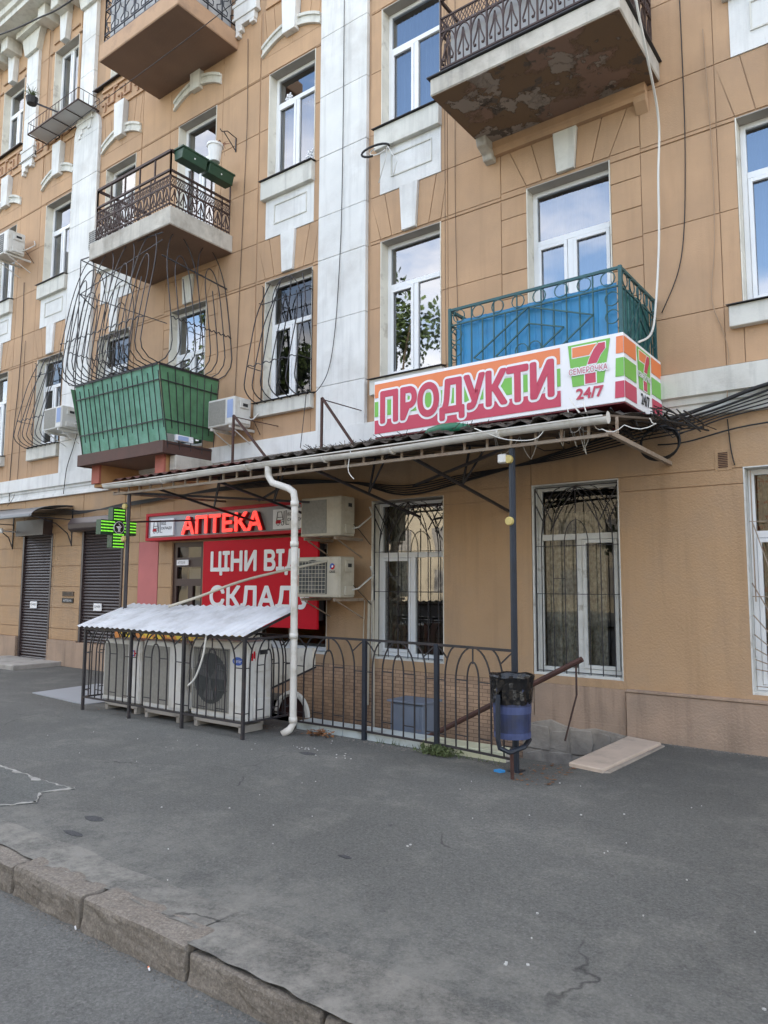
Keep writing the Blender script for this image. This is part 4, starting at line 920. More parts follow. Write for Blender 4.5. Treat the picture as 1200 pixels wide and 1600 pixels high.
# ------------------------------------------------------------ awning over the entrances
aw = thing('entrance_awning', (-6, 6, 0), label='long tiled sheet awning with white gutter, dark posts and a downpipe over the basement entrance', cat='awning')
AX0, AX1, AY, AZ = -9.22, -2.13, 5.95, 3.06
mb = MB().use(tile_m)
def roofz(y): return AZ + (y-AY)*(3.40-AZ)/(W-AY)
for (x0, x1, mt, nm) in ((-9.25, -6.45, tile_m, 'tile_sheet'), (-6.45, -2.2, debris, 'roof_sheet')):
    mb = MB().use(mt); nx = int((x1-x0)/.045); ny = 7; rr = random.Random(3)
    def P(i, j):
        x = x0+(x1-x0)*i/nx; y = AY-.02+(W-AY)*j/ny; st_ = .02 if j % 2 else 0
        return (x, y, roofz(y)+.018*math.sin(x*2*math.pi/.2)+st_+(rr.uniform(-.012, .02) if mt is debris else 0))
    g = [[P(i, j) for j in range(ny+1)] for i in range(nx+1)]
    for i in range(nx):
        for j in range(ny): mb.poly([g[i][j], g[i+1][j], g[i+1][j+1], g[i][j+1]])
    mb.build(nm, parent=aw, recalc=False)
# under-sheet, boards and brackets
mb = MB().use(bark).prism([(AY+.03, 3.02), (W-.02, 3.345), (W-.02, 3.365), (AY+.03, 3.04)], AX0, AX1, 'x')
for k in range(15): x = AX0+.2+k*.48; mb.bar((x, AY, 2.995), (x, W, 3.32), .018)
mb.build('rafter', parent=aw)
mb = MB().use(tanmetal).bar((AX0, AY, 2.86), (AX1, AY, 2.86), .02); mb.bar((AX0, AY, 2.99), (AX1, AY, 2.99), .018)
for k in range(30): x = AX0+.12+k*.243; mb.bar((x, AY, 2.86), (x, AY, 3.0), .014)
mb.bar((AX1, AY, 2.88), (-2.2, W, 2.90), .028); mb.bar((AX0, AY, 2.88), (AX0, W, 2.95), .022)
mb.build('truss', parent=aw)
mb = MB().use(darkiron)
for x in (-8.2, -7.0, -5.4, -4.1):
    mb.bar((x, AY, 2.86), (x, W, 2.5), .02); mb.bar((x, AY, 2.99), (x, W, 3.3), .016); mb.bar((x, 6.9, 2.70), (x+.1, 6.9, 3.13), .014); mb.bar((x, 6.9, 2.70), (x+.5, 6.6, 3.08), .012)
mb.bar((-8.88, 5.97, 2.86), (-6.6, 7.6, 2.72), .022); mb.bar((-7.4, 7.0, 2.75), (-7.0, 7.2, 3.0), .02); mb.bar((-3.03, AY, 2.86), (-5.5, W, 2.92), .02)
mb.build('bracket', parent=aw)
# gutter: open half pipe
mb = MB().use(gut); n = 10; R0 = .052
gx = [AX0-.1+(AX1+.03-AX0+.1)*i/40 for i in range(41)]
def gz(x): return 2.965 + .012*math.sin(x*1.7)
for a_, b_ in zip(gx[:-1], gx[1:]):
    for k in range(n):
        t0, t1 = math.pi+math.pi*k/n, math.pi+math.pi*(k+1)/n
        q = lambda x, t, r: (x, AY-.07+r*math.cos(t), gz(x)+.02+r*math.sin(t))
        mb.poly([q(a_, t0, R0), q(b_, t0, R0), q(b_, t1, R0), q(a_, t1, R0)])
for x in (-8.0, -6.4, -5.2, -4.3, -3.1): mb.tube([(x, AY-.07+.058*math.cos(math.pi+math.pi*k/8), gz(x)+.02+.058*math.sin(math.pi+math.pi*k/8)) for k in range(9)], .014, 4)
mb.ell((AX1+.03, AY-.07, gz(AX1)+.02), (0, R0, 0), (0, 0, R0)); mb.tube([(AX0-.1, AY-.125, gz(AX0)+.03), (AX1, AY-.125, gz(AX1)+.03)], .008, 4)
mb.build('gutter', parent=aw, smooth=False)
mb = MB().use(gut); dp = [(-6.07, 5.88, 2.95), (-6.06, 5.88, 2.84), (-6.00, 5.88, 2.76), (-5.76, 5.90, 2.68), (-5.68, 5.90, 2.63), (-5.66, 5.90, 2.54), (-5.64, 5.90, 1.2), (-5.63, 5.90, .12), (-5.65, 5.87, .06), (-5.71, 5.82, .01)]
mb.tube(dp, .039, 14)
for z in (2.5, 2.05, 1.05, .16): mb.tube([(-5.63-.012*z, 5.90, z-.03), (-5.63-.012*z, 5.90, z+.03)], .046, 12)
mb.use(blackp).ell((-5.713, 5.817, .01), (.028, -.028, .0), (.01, .01, .04), 12)
mb.build('downpipe', parent=aw, smooth=True)
for x, m_, z1 in ((-3.03, blueiron, 2.86), (-8.88, darkiron, 2.88)):
    MB().use(m_).tube([(x, 5.975, 0), (x, 5.975, z1)], .031 if x > -4 else .026, 8).box(x-.06, x+.06, 5.915, 6.035, -.01, .006).build('post', parent=aw)
for x, z in ((-3.03, 2.74), (-3.03, 2.18), (-8.90, 2.67), (-8.90, 2.22)):
    mb = MB().use(yelb); mb.tube([(x-.01, 5.95, z), (x-.01, 5.91, z)], .040, 10); mb.build('junction_box', parent=aw, bevel=.006)
MB().use(acw).box(-3.14, -3.06, 5.90, 5.97, 2.71, 2.79).build('junction_box', parent=aw, bevel=.008)
# struts that tie the awning to the wall above
for x in (-7.95, -6.26):
    mb = MB().use(rustiron); mb.bar((x, 7.0, 3.25), (x, 7.0, 4.02), .02); mb.bar((x, 7.0, 4.02), (x+.78 if x < -7 else x+.62, 7.0, 3.24), .02); mb.bar((x, 7.0, 4.0), (x-.1, W, 4.05), .008)
    tag(mb.build('steel_brace'), 'dark red angled steel brace on the awning roof ' + ('left of the wide white pilaster' if x < -7 else 'in front of the wide white pilaster'), 'brace', 'steel braces on the awning roof')
# litter and debris heaped on the awning roof
mb = MB().use(debris); rr = random.Random(6)
for k in range(260):
    x = rr.uniform(-6.4, -2.3); y = rr.uniform(6.0, 6.9); s = rr.uniform(.015, .05)
    mb.sphere((x, y, roofz(y)+.03), s, 5, 3, (1.6, 1, .5))
for k in range(150):
    x = rr.uniform(-5.8, -3.4); y = rr.uniform(6.0, 6.5); a_ = rr.uniform(0, 6.3); p = Vector((x, y, roofz(y)+.04)); mb.bar(p, p+Vector((.09*math.cos(a_), .09*math.sin(a_), rr.uniform(0, .06))), .004, 3)
tag(mb.build('roof_litter'), 'dark leaves and dirt heaped on the awning roof under the grocery sign', 'debris', kind='stuff')
tag(MB().use(mat('green_bag', (.01,.12,.06), .5, .2, 8)).sphere((-3.85, 6.2, 3.15), .17, 12, 6, (1.6, .8, .42)).build('plastic_bag', smooth=True), 'dark green plastic bag on the awning roof below the grocery sign', 'bag')

# ------------------------------------------------------------ signs
sg = thing('grocery_sign', (-3.7, 6.8, 3.3), label='long orange, green and crimson striped light box sign reading ПРОДУКТИ under the blue balcony', cat='sign')
X0, X1, Y0, Z0, Z1 = -5.22, -2.25, 6.76, 3.33, 4.0
MB().use(whitep).box(X0, X1, Y0, Y0+.16, Z0, Z1).box(X1-.16, X1, Y0+.16, 7.94, Z0, Z1).build('sign_box', parent=sg, bevel=.004)
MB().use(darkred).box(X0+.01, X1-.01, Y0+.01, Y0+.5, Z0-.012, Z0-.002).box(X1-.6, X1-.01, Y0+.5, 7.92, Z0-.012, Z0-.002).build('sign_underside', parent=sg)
MB().use(darkiron).box(-5.1, -5.06, 6.9, W, 3.5, 3.54).box(-3.9, -3.86, 6.95, 7.0, 3.25, 3.4).build('sign_bracket', parent=sg)
m_ = MB(); e = .003; FY = Y0-e
def fq(mat_, p): m_.use(mat_); m_.prism(p, FY-.002, FY)
SL = lambda x, z: x
for mt, za, zb in ((orangep, Z1-.20, Z1-.035), (greenp, Z0+.245, Z1-.245), (crim, Z0+.04, Z0+.20)):
    fq(mt, [(X0+.012, za), (-2.885, za), (-2.885, zb), (X0+.012, zb)]); 
    t = (Z1-(za+zb)/2)/(Z1-Z0)
    fq(mt, [(-2.315-.03*((Z1-za)/(Z1-Z0)), za), (X1-.002, za), (X1-.002, zb), (-2.315-.03*((Z1-zb)/(Z1-Z0)), zb)])
fq(greenp, [(-2.76, Z0+.215), (-2.45, Z0+.215), (-2.375, Z1-.035), (-2.80, Z1-.035)])
def seven(P, z0, z1, u0, u1, outline=.0):
    W_ = u1-u0; H = z1-z0
    top = [(u0, z1), (u0+W_*.74, z1), (u0+W_*.52, z1-H*.26), (u0, z1-H*.26)]
    stroke = [(u0+W_*.80, z1), (u0+W_, z1), (u0+W_, z1-H*.16), (u0+W_*.86, z1-H*.30), (u0+W_*.74, z1-H*.50), (u0+W_*.46, z1-H*.50), (u0+W_*.52, z1-H*.36), (u0+W_*.66, z1-H*.14)]
    leg = [(u0+W_*.38, z0), (u0+W_*.70, z0), (u0+W_*.70, z0+H*.26), (u0+W_*.38, z0+H*.26)]
    return (top, orangep), (stroke, crim), (leg, crim)
def scale_poly(p, d):
    cx = sum(a for a, b in p)/len(p); cz = sum(b for a, b in p)/len(p); hx = max(abs(a-cx) for a, b in p); hz = max(abs(b-cz) for a, b in p)
    return [(cx+(a-cx)*(1+d/hx), cz+(b-cz)*(1+d/hz)) for a, b in p]
for p, mt in seven(None, Z0+.225, Z1-.065, -2.755, -2.425):
    m_.use(whitep).prism(scale_poly(p, .010), FY-.004, FY-.002); m_.use(mt).prism(p, FY-.006, FY-.004)
m_.use(whitep).text('СЕМЕРОЧКА', -2.79, -2.405, Z0+.333, Z0+.392, FY-.007, bold=.20, depth=.001); m_.use(crim).text('СЕМЕРОЧКА', -2.79, -2.405, Z0+.333, Z0+.392, FY-.0112, bold=.0, depth=.001)
m_.use(crim).text('24/7', -2.72, -2.455, Z0+.085, Z0+.185, FY-.002, bold=.05, depth=.001)
m_.use(whitep).text('ПРОДУКТИ', -5.105, -2.965, Z0+.095, Z1-.145, FY-.002, bold=.105, depth=.001)
m_.use(crim).text('ПРОДУКТИ', -5.105, -2.965, Z0+.095, Z1-.145, FY-.0065, bold=.045, depth=.001)
m_.build('front_print', parent=sg, recalc=False)
m_ = MB(); SX = X1+e
def sq(mat_, p): m_.use(mat_); m_.prism(p, SX, SX+.002, 'x')
for mt, za, zb in ((orangep, Z1-.20, Z1-.035), (greenp, Z0+.245, Z1-.245), (crim, Z0+.04, Z0+.20)):
    sq(mt, [(Y0+.0, za), (Y0+.345-.02*(Z1-za), za), (Y0+.345-.02*(Z1-zb), zb), (Y0+.0, zb)]); sq(mt, [(Y0+.83, za), (Y0+1.165, za), (Y0+1.165, zb), (Y0+.83, zb)])
sq(greenp, [(Y0+.42, Z0+.215), (Y0+.76, Z0+.215), (Y0+.80, Z1-.035), (Y0+.375, Z1-.035)])
for p, mt in seven(None, Z0+.225, Z1-.065, Y0+.43, Y0+.75):
    m_.use(whitep).prism(scale_poly(p, .010), SX+.002, SX+.004, 'x'); m_.use(mt).prism(p, SX+.004, SX+.006, 'x')
m_.use(whitep).text('СЕМЕРОЧКА', Y0+.38, Y0+.79, Z0+.335, Z0+.39, SX+.006, '+x', bold=.04, depth=.001)
m_.use(blackp).text('24/7', Y0+.47, Y0+.73, Z0+.07, Z0+.18, SX+.002, '+x', bold=.03, depth=.001)
m_.build('side_print', parent=sg, recalc=False)

ph = thing('pharmacy_sign', (-9, 7.7, 2.3), label='red framed grey sign with glowing red letters АПТЕКА above the dark door', cat='sign')
a, b, c, d, y = -10.93, -7.22, 2.345, 2.815, 7.70
MB().use(redframe).box(a, b, y, W-.01, c, c+.05).box(a, b, y, W-.01, d-.05, d).box(a, a+.05, y, W-.01, c+.05, d-.05).box(b-.05, b, y, W-.01, c+.05, d-.05).build('sign_frame', parent=ph, bevel=.003)
MB().use(greysign).box(a+.05, b-.05, y+.03, W-.02, c+.05, d-.05).build('sign_face', parent=ph)
MB().use(ledred).text('АПТЕКА', -9.90, -8.03, 2.43, 2.70, y-.03, bold=.045, depth=.004).build('lit_lettering', parent=ph, recalc=False)
MB().use(redside).text('АПТЕКА', -9.88, -8.01, 2.425, 2.695, y+.028, bold=.03, depth=.05).build('letter_body', parent=ph, recalc=False)
for xa, xb, yy in ((-10.78, -10.16, 7.695), (-7.82, -7.24, 7.695)):
    m_ = MB().use(whitep).box(xa, xb, yy, y+.028, 2.42, 2.71); k = xa; yy -= .002
    m_.use(blackp).text('ВІД', k+.30, k+.42, 2.60, 2.65, yy, bold=.02).text('СКЛАДУ', k+.30, k+.58, 2.52, 2.57, yy, bold=.02)
    t_ = lambda p, q, r=.006: m_.bar((k+p[0], yy, 2.42+p[1]), (k+q[0], yy, 2.42+q[1]), r)
    for p, q in (((.08, .13), (.10, .25)), ((.10, .25), (.18, .25)), ((.18, .25), (.21, .13)), ((.10, .17), (.20, .17)), ((.27, .06), (.27, .27)), ((.27, .06), (.33, .06)), ((.08, .13), (.21, .13)), ((.23, .07), (.23, .26))): t_(p, q)
    for u in (.11, .20): m_.ring((k+u, yy, 2.50), (.028, 0, 0), (0, 0, .028), .005, 10, 3)
    m_.use(redsign).prism([(k+.06, 2.50), (k+.16, 2.50), (k+.17, 2.545), (k+.07, 2.55)], yy-.002, yy)
    m_.build('logo_board', parent=ph)
bn = thing('red_banner', (-8.2, 7.8, 1), label='large red banner with white words ЦІНИ ВІД СКЛАДУ beneath the pharmacy sign', cat='banner')
MB().use(redsign).box(-9.38, -6.93, 7.70, 7.74, .99, 2.29).build('banner_sheet', parent=bn)
m_ = MB().use(whitep).text('ЦІНИ ВІД', -9.18, -7.25, 1.76, 2.11, 7.697, bold=.042, depth=.001); m_.text('СКЛАДУ', -9.18, -7.02, 1.21, 1.58, 7.697, bold=.042, depth=.001); m_.build('banner_lettering', parent=bn, recalc=False)
MB().use(darkiron).box(-9.3, -9.26, 7.74, W, 1.1, 2.2).box(-7.1, -7.06, 7.74, W, 1.1, 2.2).build('banner_batten', parent=bn)

# green pharmacy cross, projecting from the wall
gc = thing('led_cross', (-9.5, 6.25, 2.4), label='green lit pharmacy cross with a white emblem beside the thin left post', cat='sign')
cy, cz, R1, R2, xa, xb = 6.24, 2.42, .29, .105, -9.62, -9.50
pl = [(-R2, -R1), (R2, -R1), (R2, -R2), (R1, -R2), (R1, R2), (R2, R2), (R2, R1), (-R2, R1), (-R2, R2), (-R1, R2), (-R1, -R2), (-R2, -R2)]
mb = MB().use(ledk)
for r in ((-R2, R2, -R1, R1), (-R1, -R2, -R2, R2), (R2, R1, -R2, R2)): mb.box(xa, xb, cy+r[0], cy+r[1], cz+r[2], cz+r[3])
mb.build('cross_body', parent=gc)
mb = MB().use(ledg); k = 13; pw = 2*R1/26
for i in range(26):
    for j in range(26):
        u = -R1+pw*(i+.5); v = -R1+pw*(j+.5)
        if (abs(u) < R2-.008 or abs(v) < R2-.008) and not (u*u+v*v < .0095) and j % 2 == 0:
            mb.poly([(xb+.003, cy+u-pw*.40, cz+v-pw*.42), (xb+.003, cy+u+pw*.40, cz+v-pw*.42), (xb+.003, cy+u+pw*.40, cz+v+pw*.42), (xb+.003, cy+u-pw*.40, cz+v+pw*.42)])
mb.build('led_rows', parent=gc, recalc=False, kind='stuff')
mb = MB().use(blackp).ell((xb+.004, cy, cz), (0, .092, 0), (0, 0, .092), 20).use(whitep).ring((xb+.006, cy, cz), (0, .085, 0), (0, 0, .085), .005, 20, 3)
mb.prism([(cy-.05, cz+.02), (cy+.05, cz+.02), (cy+.02, cz-.01), (cy+.01, cz-.05), (cy+.03, cz-.06), (cy-.03, cz-.06), (cy-.01, cz-.05), (cy-.02, cz-.01)], xb+.005, xb+.007, 'x'); mb.tube([(xb+.007, cy+.02, cz-.03), (xb+.007, cy-.02, cz), (xb+.007, cy+.02, cz+.03), (xb+.007, cy-.01, cz+.06)], .006, 4)
mb.build('emblem', parent=gc, recalc=False)
MB().use(darkiron).bar((-9.56, cy+.2, cz+.1), (-9.56, W, cz+.25), .018).build('mounting_arm', parent=gc)

# ------------------------------------------------------------ air conditioners
acd2 = mat('fan_blade', (.10,.10,.10), .6, .1, 9)
def ac_unit(x0, x1, yf, yb, z0, z1, label, m_=acw, fan=True, logo=None, bracket='wall', ori='-y', big=False, coil=False, sheet=None):
    """fan face looks to -y"""
    t = thing('air_conditioner', ((x0+x1)/2, yf, z0), label=label, cat='air conditioner', group='air conditioner outdoor units')
    MB().use(m_).box(x0, x1, yf, yb, z0, z1).build('casing', parent=t, bevel=.012)
    w_ = x1-x0; h = z1-z0; fx = x0+w_*.36; fr = min(w_*.30, h*.42); fz = z0+h*.5
    if fan:
        mb = MB().use(acgr if coil else acd).box(x0+w_*.035, x0+w_*.70, yf-.004, yf-.001, z0+h*.08, z1-h*.10)
        mb.use(acd).ell((fx, yf-.006, fz), (fr, 0, 0), (0, 0, fr*1.02), 24)
        for k in range(3):
            a0 = k*2.09; mb.use(acd2).poly([(fx, yf-.010, fz)] + [(fx+fr*.86*math.cos(a0+i*.22), yf-.008-.006*i/4, fz+fr*.86*math.sin(a0+i*.22)) for i in range(5)])
        mb.build('fan', parent=t, recalc=False)
        mb = MB().use(m_ if not coil else acd)
        nb = 9 if not coil else 16
        for i in range(nb): x = x0+w_*(.05+.63*i/(nb-1)); mb.bar((x, yf-.016, z0+h*.09), (x, yf-.016, z1-h*.11), .0035, 3)
        for i in range(9 if not coil else 4): z = z0+h*(.10+.78*i/(8 if not coil else 3)); mb.bar((x0+w_*.05, yf-.018, z), (x0+w_*.68, yf-.018, z), .0035, 3)
        mb.build('fan_guard', parent=t)
    else:
        MB().use(acgr).box(x0+w_*.04, x0+w_*.66, yf-.005, yf-.001, z0+h*.07, z1-h*.07).build('front_grille', parent=t)
    mb = MB().use(m_).box(x0+w_*.72, x1-.02, yf-.006, yf-.001, z0+h*.05, z1-h*.05); mb.build('service_panel', parent=t, bevel=.002)
    MB().use(m_).box(x1, x1+.03, yf+(yb-yf)*.25, yb-.03, z0+.03, z0+h*.28).build('valve_cover', parent=t, bevel=.006); MB().use(m_).box(x1, x1+.02, yf+(yb-yf)*.3, yb-.06, z0+h*.62, z1-.05).build('terminal_cover', parent=t, bevel=.006)
    mb = MB().use(blackp).box(x1+.021, x1+.024, yf+(yb-yf)*.45, yb-.09, z1-.14, z1-.09); mb.build('handle_recess', parent=t)
    if bracket == 'wall':
        for x in (x0+.08, x1-.1): MB().use(tanmetal if m_ is acbe else acw).box(x, x+.03, yf-.02, W, z0-.05, z0-.01).bar((x+.015, yf+.05, z0-.055), (x+.015, W, z0-.28), .010).build('wall_bracket', parent=t)
        mb = MB().use(acw); mb.tube([(x1+.02, yb-.08, z0+.1), (x1+.09, yb-.03, z0+.12), (x1+.11, W-.02, z0+.3), (x1+.05, W-.01, z0+.42)], .012, 5); mb.use(blk).tube([(x1+.02, yb-.05, z0+.16), (x1+.08, yb, z0+.08), (x1+.06, W, z0-.1)], .007, 4); mb.build('pipe', parent=t)
    elif bracket != 'none':
        mb = MB().use(conc if bracket == 'conc' else acw).box(x0+.03, x1-.08, yf+.02, yf+.07, .06, z0-.008).box(x0+.03, x1-.08, yb-.08, yb-.03, .06, z0-.008)
        for x in (x0+.04, x1-.14): mb.box(x, x+.05, yf+.02, yb-.03, 0, .08)
        mb.build('floor_stand', parent=t, bevel=.004)
    if logo: logo(t, x0, x1, yf, z0, z1)
    if sheet:
        MB().use(sheet).box(x0+w_*.74, x1-.03, yf-.009, yf-.006, z0+h*.25, z1-h*.1).build('energy_label', parent=t)
    return t
blueb = mat('blue_badge', (.03,.09,.38), .4, .05, 3)
def logo_oval(t, x0, x1, yf, z0, z1):
    c = (x1-.14, yf-.008, z1-.21); MB().use(blueb).ell(c, (.085, 0, 0), (0, 0, .045), 20).use(whitep).text('Carrier', c[0]-.06, c[0]+.06, c[2]-.018, c[2]+.024, yf-.010, shear=.2).build('badge', parent=t, recalc=False)
    MB().use(redsign).text('M', x1-.10, x1-.03, z1-.15, z1-.08, 0).build('x') if False else None
    mb = MB().use(redsign)
    for k in range(3): mb.box(x1+.013, x1+.016, yf+.05+.03*k, yf+.07+.03*k, z1-.20+.02*(k % 2), z1-.12+.02*(k % 2))
    mb.use(blackp).text('Climate', yf+.15, yf+.25, z1-.17, z1-.14, x1+.013, '+x'); mb.build('side_emblem', parent=t)
def logo_ch(t, x0, x1, yf, z0, z1):
    mb = MB().use(blueb).text('C', x1-.20, x1-.14, z1-.19, z1-.12, yf-.008, bold=.06).use(redsign).text('H', x1-.13, x1-.07, z1-.19, z1-.12, yf-.008, bold=.06); mb.build('badge', parent=t, recalc=False)
def logo_round(t, x0, x1, yf, z0, z1):
    c = (x1-.13, yf-.008, z1-.13); mb = MB().use(redsign).ell(c, (.042, 0, 0), (0, 0, .042), 16).use(blueb)
    mb.poly([(c[0], yf-.010, c[2])] + [(c[0]+.042*math.cos(a), yf-.010, c[2]+.042*math.sin(a)) for a in (.5, .9, 1.3, 1.7, 2.1, 2.5, 2.9, 3.3, 3.7, 4.1)]); mb.use(whitep).ell((c[0]+.004, yf-.012, c[2]), (.016, 0, 0), (0, 0, .016), 10)
    mb.use(blackp).text('GREE', c[0]-.05, c[0]+.05, c[2]-.085, c[2]-.055, yf-.008, bold=.02); mb.build('badge', parent=t, recalc=False)
ac_unit(-7.00, -6.28, 7.42, 7.72, 2.26, 2.79, 'upper of the two stacked wall air conditioners, dark front, right of the downpipe', acbe, fan=False)
ac_unit(-7.02, -6.26, 7.40, 7.70, 1.44, 1.98, 'lower of the two stacked wall air conditioners, with a round red and blue badge', acbe, logo=logo_round)
ac_unit(-9.12, -8.50, 7.50, 7.84, 4.06, 4.50, 'air conditioner on the wall at the right end of the green balcony', acw, fan=False, sheet=curtb)
ac_unit(-14.15, -13.48, 7.50, 7.84, 4.64, 5.08, 'air conditioner with blue sticker on the white pilaster left of the green balcony', acw, fan=False, sheet=curtb)
ac_unit(-16.55, -15.90, 7.42, 7.80, 8.86, 9.36, 'air conditioner high at the left edge beside the third floor window', acw)
ac_unit(-8.74, -7.94, 5.60, 5.93, .13, .90, 'leftmost of three white units in the iron enclosure, with red and blue letters', acw, fan=False, bracket='conc', logo=logo_ch)
ac_unit(-7.84, -7.06, 5.56, 5.89, .13, .92, 'middle of three white units in the iron enclosure, plain front', acw, fan=False, bracket='conc')
ac_unit(-6.94, -6.02, 5.58, 5.95, .13, .98, 'largest of three white units in the iron enclosure, with black fan and blue oval badge', acw, bracket='conc', logo=logo_oval, coil=True)
ac_unit(-12.3, -11.7, 7.2, 7.5, 7.75, 8.15, 'air conditioner standing behind the brown railing of the left balcony', acw, bracket='none')
# ------------------------------------------------------------ gothic fence and the enclosure
def gothic(mb, R_, z0=.09, z1=1.03, n=1, zb=None):
    """n nested pointed-arch panels between posts along R_"""
    H = z1-z0; pw = R_.L/n; zs_ = z0+H*.66
    mb.bar(R_(0, z1), R_(R_.L, z1), .017); mb.bar(R_(0, z0), R_(R_.L, z0), .014)
    for k in range(n):
        o = pw*k; us = [o+pw*f for f in (.115, .26, .41, .56, .71, .86)]; c = o+pw*.485
        def arc(u, tip, zt, zb_=zs_): mb.tube([R_(u+(tip-u)*(1-math.cos(a*math.pi/14)), zb_+(zt-zb_)*math.sin(a*math.pi/14)) for a in range(8)], .0085, 4)
        for u in us: mb.bar(R_(u, z0), R_(u, zs_), .0085)
        arc(us[0], us[1]+.01, z1); arc(us[1], c, z1); arc(us[4], c, z1); arc(us[5], us[4]-.01, z1)
        arc(us[2], c, z0+H*.86); arc(us[3], c, z0+H*.86); mb.bar(R_(c, z0+H*.84), R_(c, z1), .008)
        mb.tube([R_(o, z1), R_(o+pw*.07, z1-H*.05), R_(o+pw*.145, z1-H*.13)], .008, 4); mb.tube([R_(o+pw, z1), R_(o+pw*.93, z1-H*.05), R_(o+pw*.835, z1-H*.13)], .008, 4)
        for z in (zs_+.01, z0+H*.13):
            mb.bar(R_(us[1], z), R_(us[2], z), .007); mb.bar(R_(us[3], z), R_(us[4], z), .007)
            mb.bar(R_(o, z-.02), R_(us[0], z-.02), .007); mb.bar(R_(us[5], z-.02), R_(o+pw, z-.02), .007)
    return mb
fn = thing('iron_fence', (-4.4, 6.17, 0), label='low black iron fence of nested pointed arches in front of the basement stair', cat='fence')
FX = [-5.83, -4.87, -3.94, -3.03]; FY_ = [6.15, 6.17, 6.12, 5.98]
for i in range(3): gothic(MB().use(darkiron), Rail((FX[i], FY_[i]), (FX[i+1], FY_[i+1]))).build('fence_panel', parent=fn)
for i in (1, 2): MB().use(blueiron).box(FX[i]-.022, FX[i]+.022, FY_[i]-.022, FY_[i]+.022, -.02, 1.04).build('post', parent=fn, bevel=.003)
# tiled curb beneath it
cb = thing('tiled_curb', (-4.5, 6.2, 0), label='low curb faced with pale blue and yellow tiles under the black fence', cat='curb')
MB().use(conc).box(-5.86, -3.24, 6.195, 6.44, -.3, .072).build('curb_core', parent=cb)
x = -5.85
while x < -3.3:
    x1 = min(x+.335, -3.24); mt = tilw if x < -4.45 or random.random() < .0 else (tily if x < -3.45 else tilw)
    MB().use(mt).box(x+.003, x1-.003, 6.185, 6.196, -.01, .083).build('tile', parent=cb, bevel=.002)
    MB().use(mt).box(x+.003, x1-.003, 6.198, 6.44, .074, .084).build('tile', parent=cb, bevel=.002); x = x1
# threshold slab and the light tiles by the left door
tag(MB().use(tilp).prism([(-2.735, 6.42), (-2.40, 6.36), (-2.33, 7.80), (-2.71, 7.92)], -.02, .035, 'z').build('threshold_slab', bevel=.008), 'long beige stone slab lying on the pavement at the right end of the basement stair', 'slab')
tag(MB().use(stone).prism([(-2.40, 6.37), (-2.35, 6.40), (-2.29, 7.78), (-2.33, 7.80)], -.02, .012, 'z').build('mossy_edge', bevel=.004), 'narrow mossy strip along the right side of the beige slab', 'moss')
tag(MB().use(mat('light_grey_tiles', (.30,.32,.34), .6, .06, 4)).prism([(-10.75, 5.74), (-9.2, 5.62), (-9.0, 6.9), (-10.9, 6.9)], -.02, .012, 'z').build('tiled_patch'), 'flat light grey tiled patch left of the iron enclosure', 'paving')
tag(MB().use(conc).box(-15.9, -13.85, 7.0, W-.04, -.02, .09).build('doorstep', bevel=.012), 'low concrete doorstep below the tall left roller shutter', 'step')
# enclosure
en = thing('unit_enclosure', (-7.3, 5.7, 0), label='black iron arched enclosure with a sloping corrugated white roof around three units', cat='enclosure')
EX0, EX1, EY0, EY1 = -8.86, -5.87, 5.40, 6.12
gothic(MB().use(darkiron), Rail((EX0, EY0), (EX1, EY0)), .165, 1.03, 3).build('front_panel', parent=en)
gothic(MB().use(darkiron), Rail((EX1, EY0), (EX1, EY1)), .165, 1.03, 1).build('side_panel', parent=en); gothic(MB().use(darkiron), Rail((EX0, EY1), (EX0, EY0)), .165, 1.03, 1).build('side_panel', parent=en)
gothic(MB().use(darkiron), Rail((EX0, EY1), (EX1, EY1)), .165, 1.03, 3).build('rear_panel', parent=en)
for x, y, z in [(EX0+(EX1-EX0)*k/3, EY0, 1.05) for k in range(4)] + [(EX0, EY1, 1.30), (EX1, EY1, 1.30)]:
    MB().use(darkiron).box(x-.016, x+.016, y-.016, y+.016, -.02, z).build('post', parent=en)
MB().use(darkiron).bar((EX0, EY0, 1.045), (EX1, EY0, 1.045), .02).bar((EX0, EY1, 1.29), (EX1, EY1, 1.29), .018).bar((EX0, EY0, 1.045), (EX0, EY1, 1.29), .016).bar((EX1, EY0, 1.045), (EX1, EY1, 1.29), .016).build('roof_frame', parent=en)
for q in range(4):
    xa, xb = -8.98+.79*q-.03*(q > 0), -8.98+.79*(q+1); mb = MB().use(corr); nx = 42; rr = random.Random(q); sk = rr.uniform(-.012, .012); up = .003*q
    def RP(i, t):
        x = xa+(xb-xa)*i/nx; y = 5.33+sk+(EY1+.05-5.33)*t; z = 1.045+(1.325-1.045)*t
        return (x, y, z+.009*math.cos(x*2*math.pi/.115)+.012+up+.007*math.sin(x*2.1+t*3))
    for i in range(nx):
        for k in range(4): mb.poly([RP(i, k/4), RP(i+1, k/4), RP(i+1, (k+1)/4), RP(i, (k+1)/4)])
    mb.build('corrugated_sheet', parent=en, smooth=True, recalc=False)
tag(MB().use(yelban).box(-10.5, -7.6, 6.9, 6.93, .62, 1.0).bar((-10.4, 6.94, 0), (-10.4, 6.94, .95), .02).bar((-7.7, 6.94, 0), (-7.7, 6.94, .95), .02).build('yellow_banner'), 'yellow banner with red flowers behind the iron enclosure', 'banner')
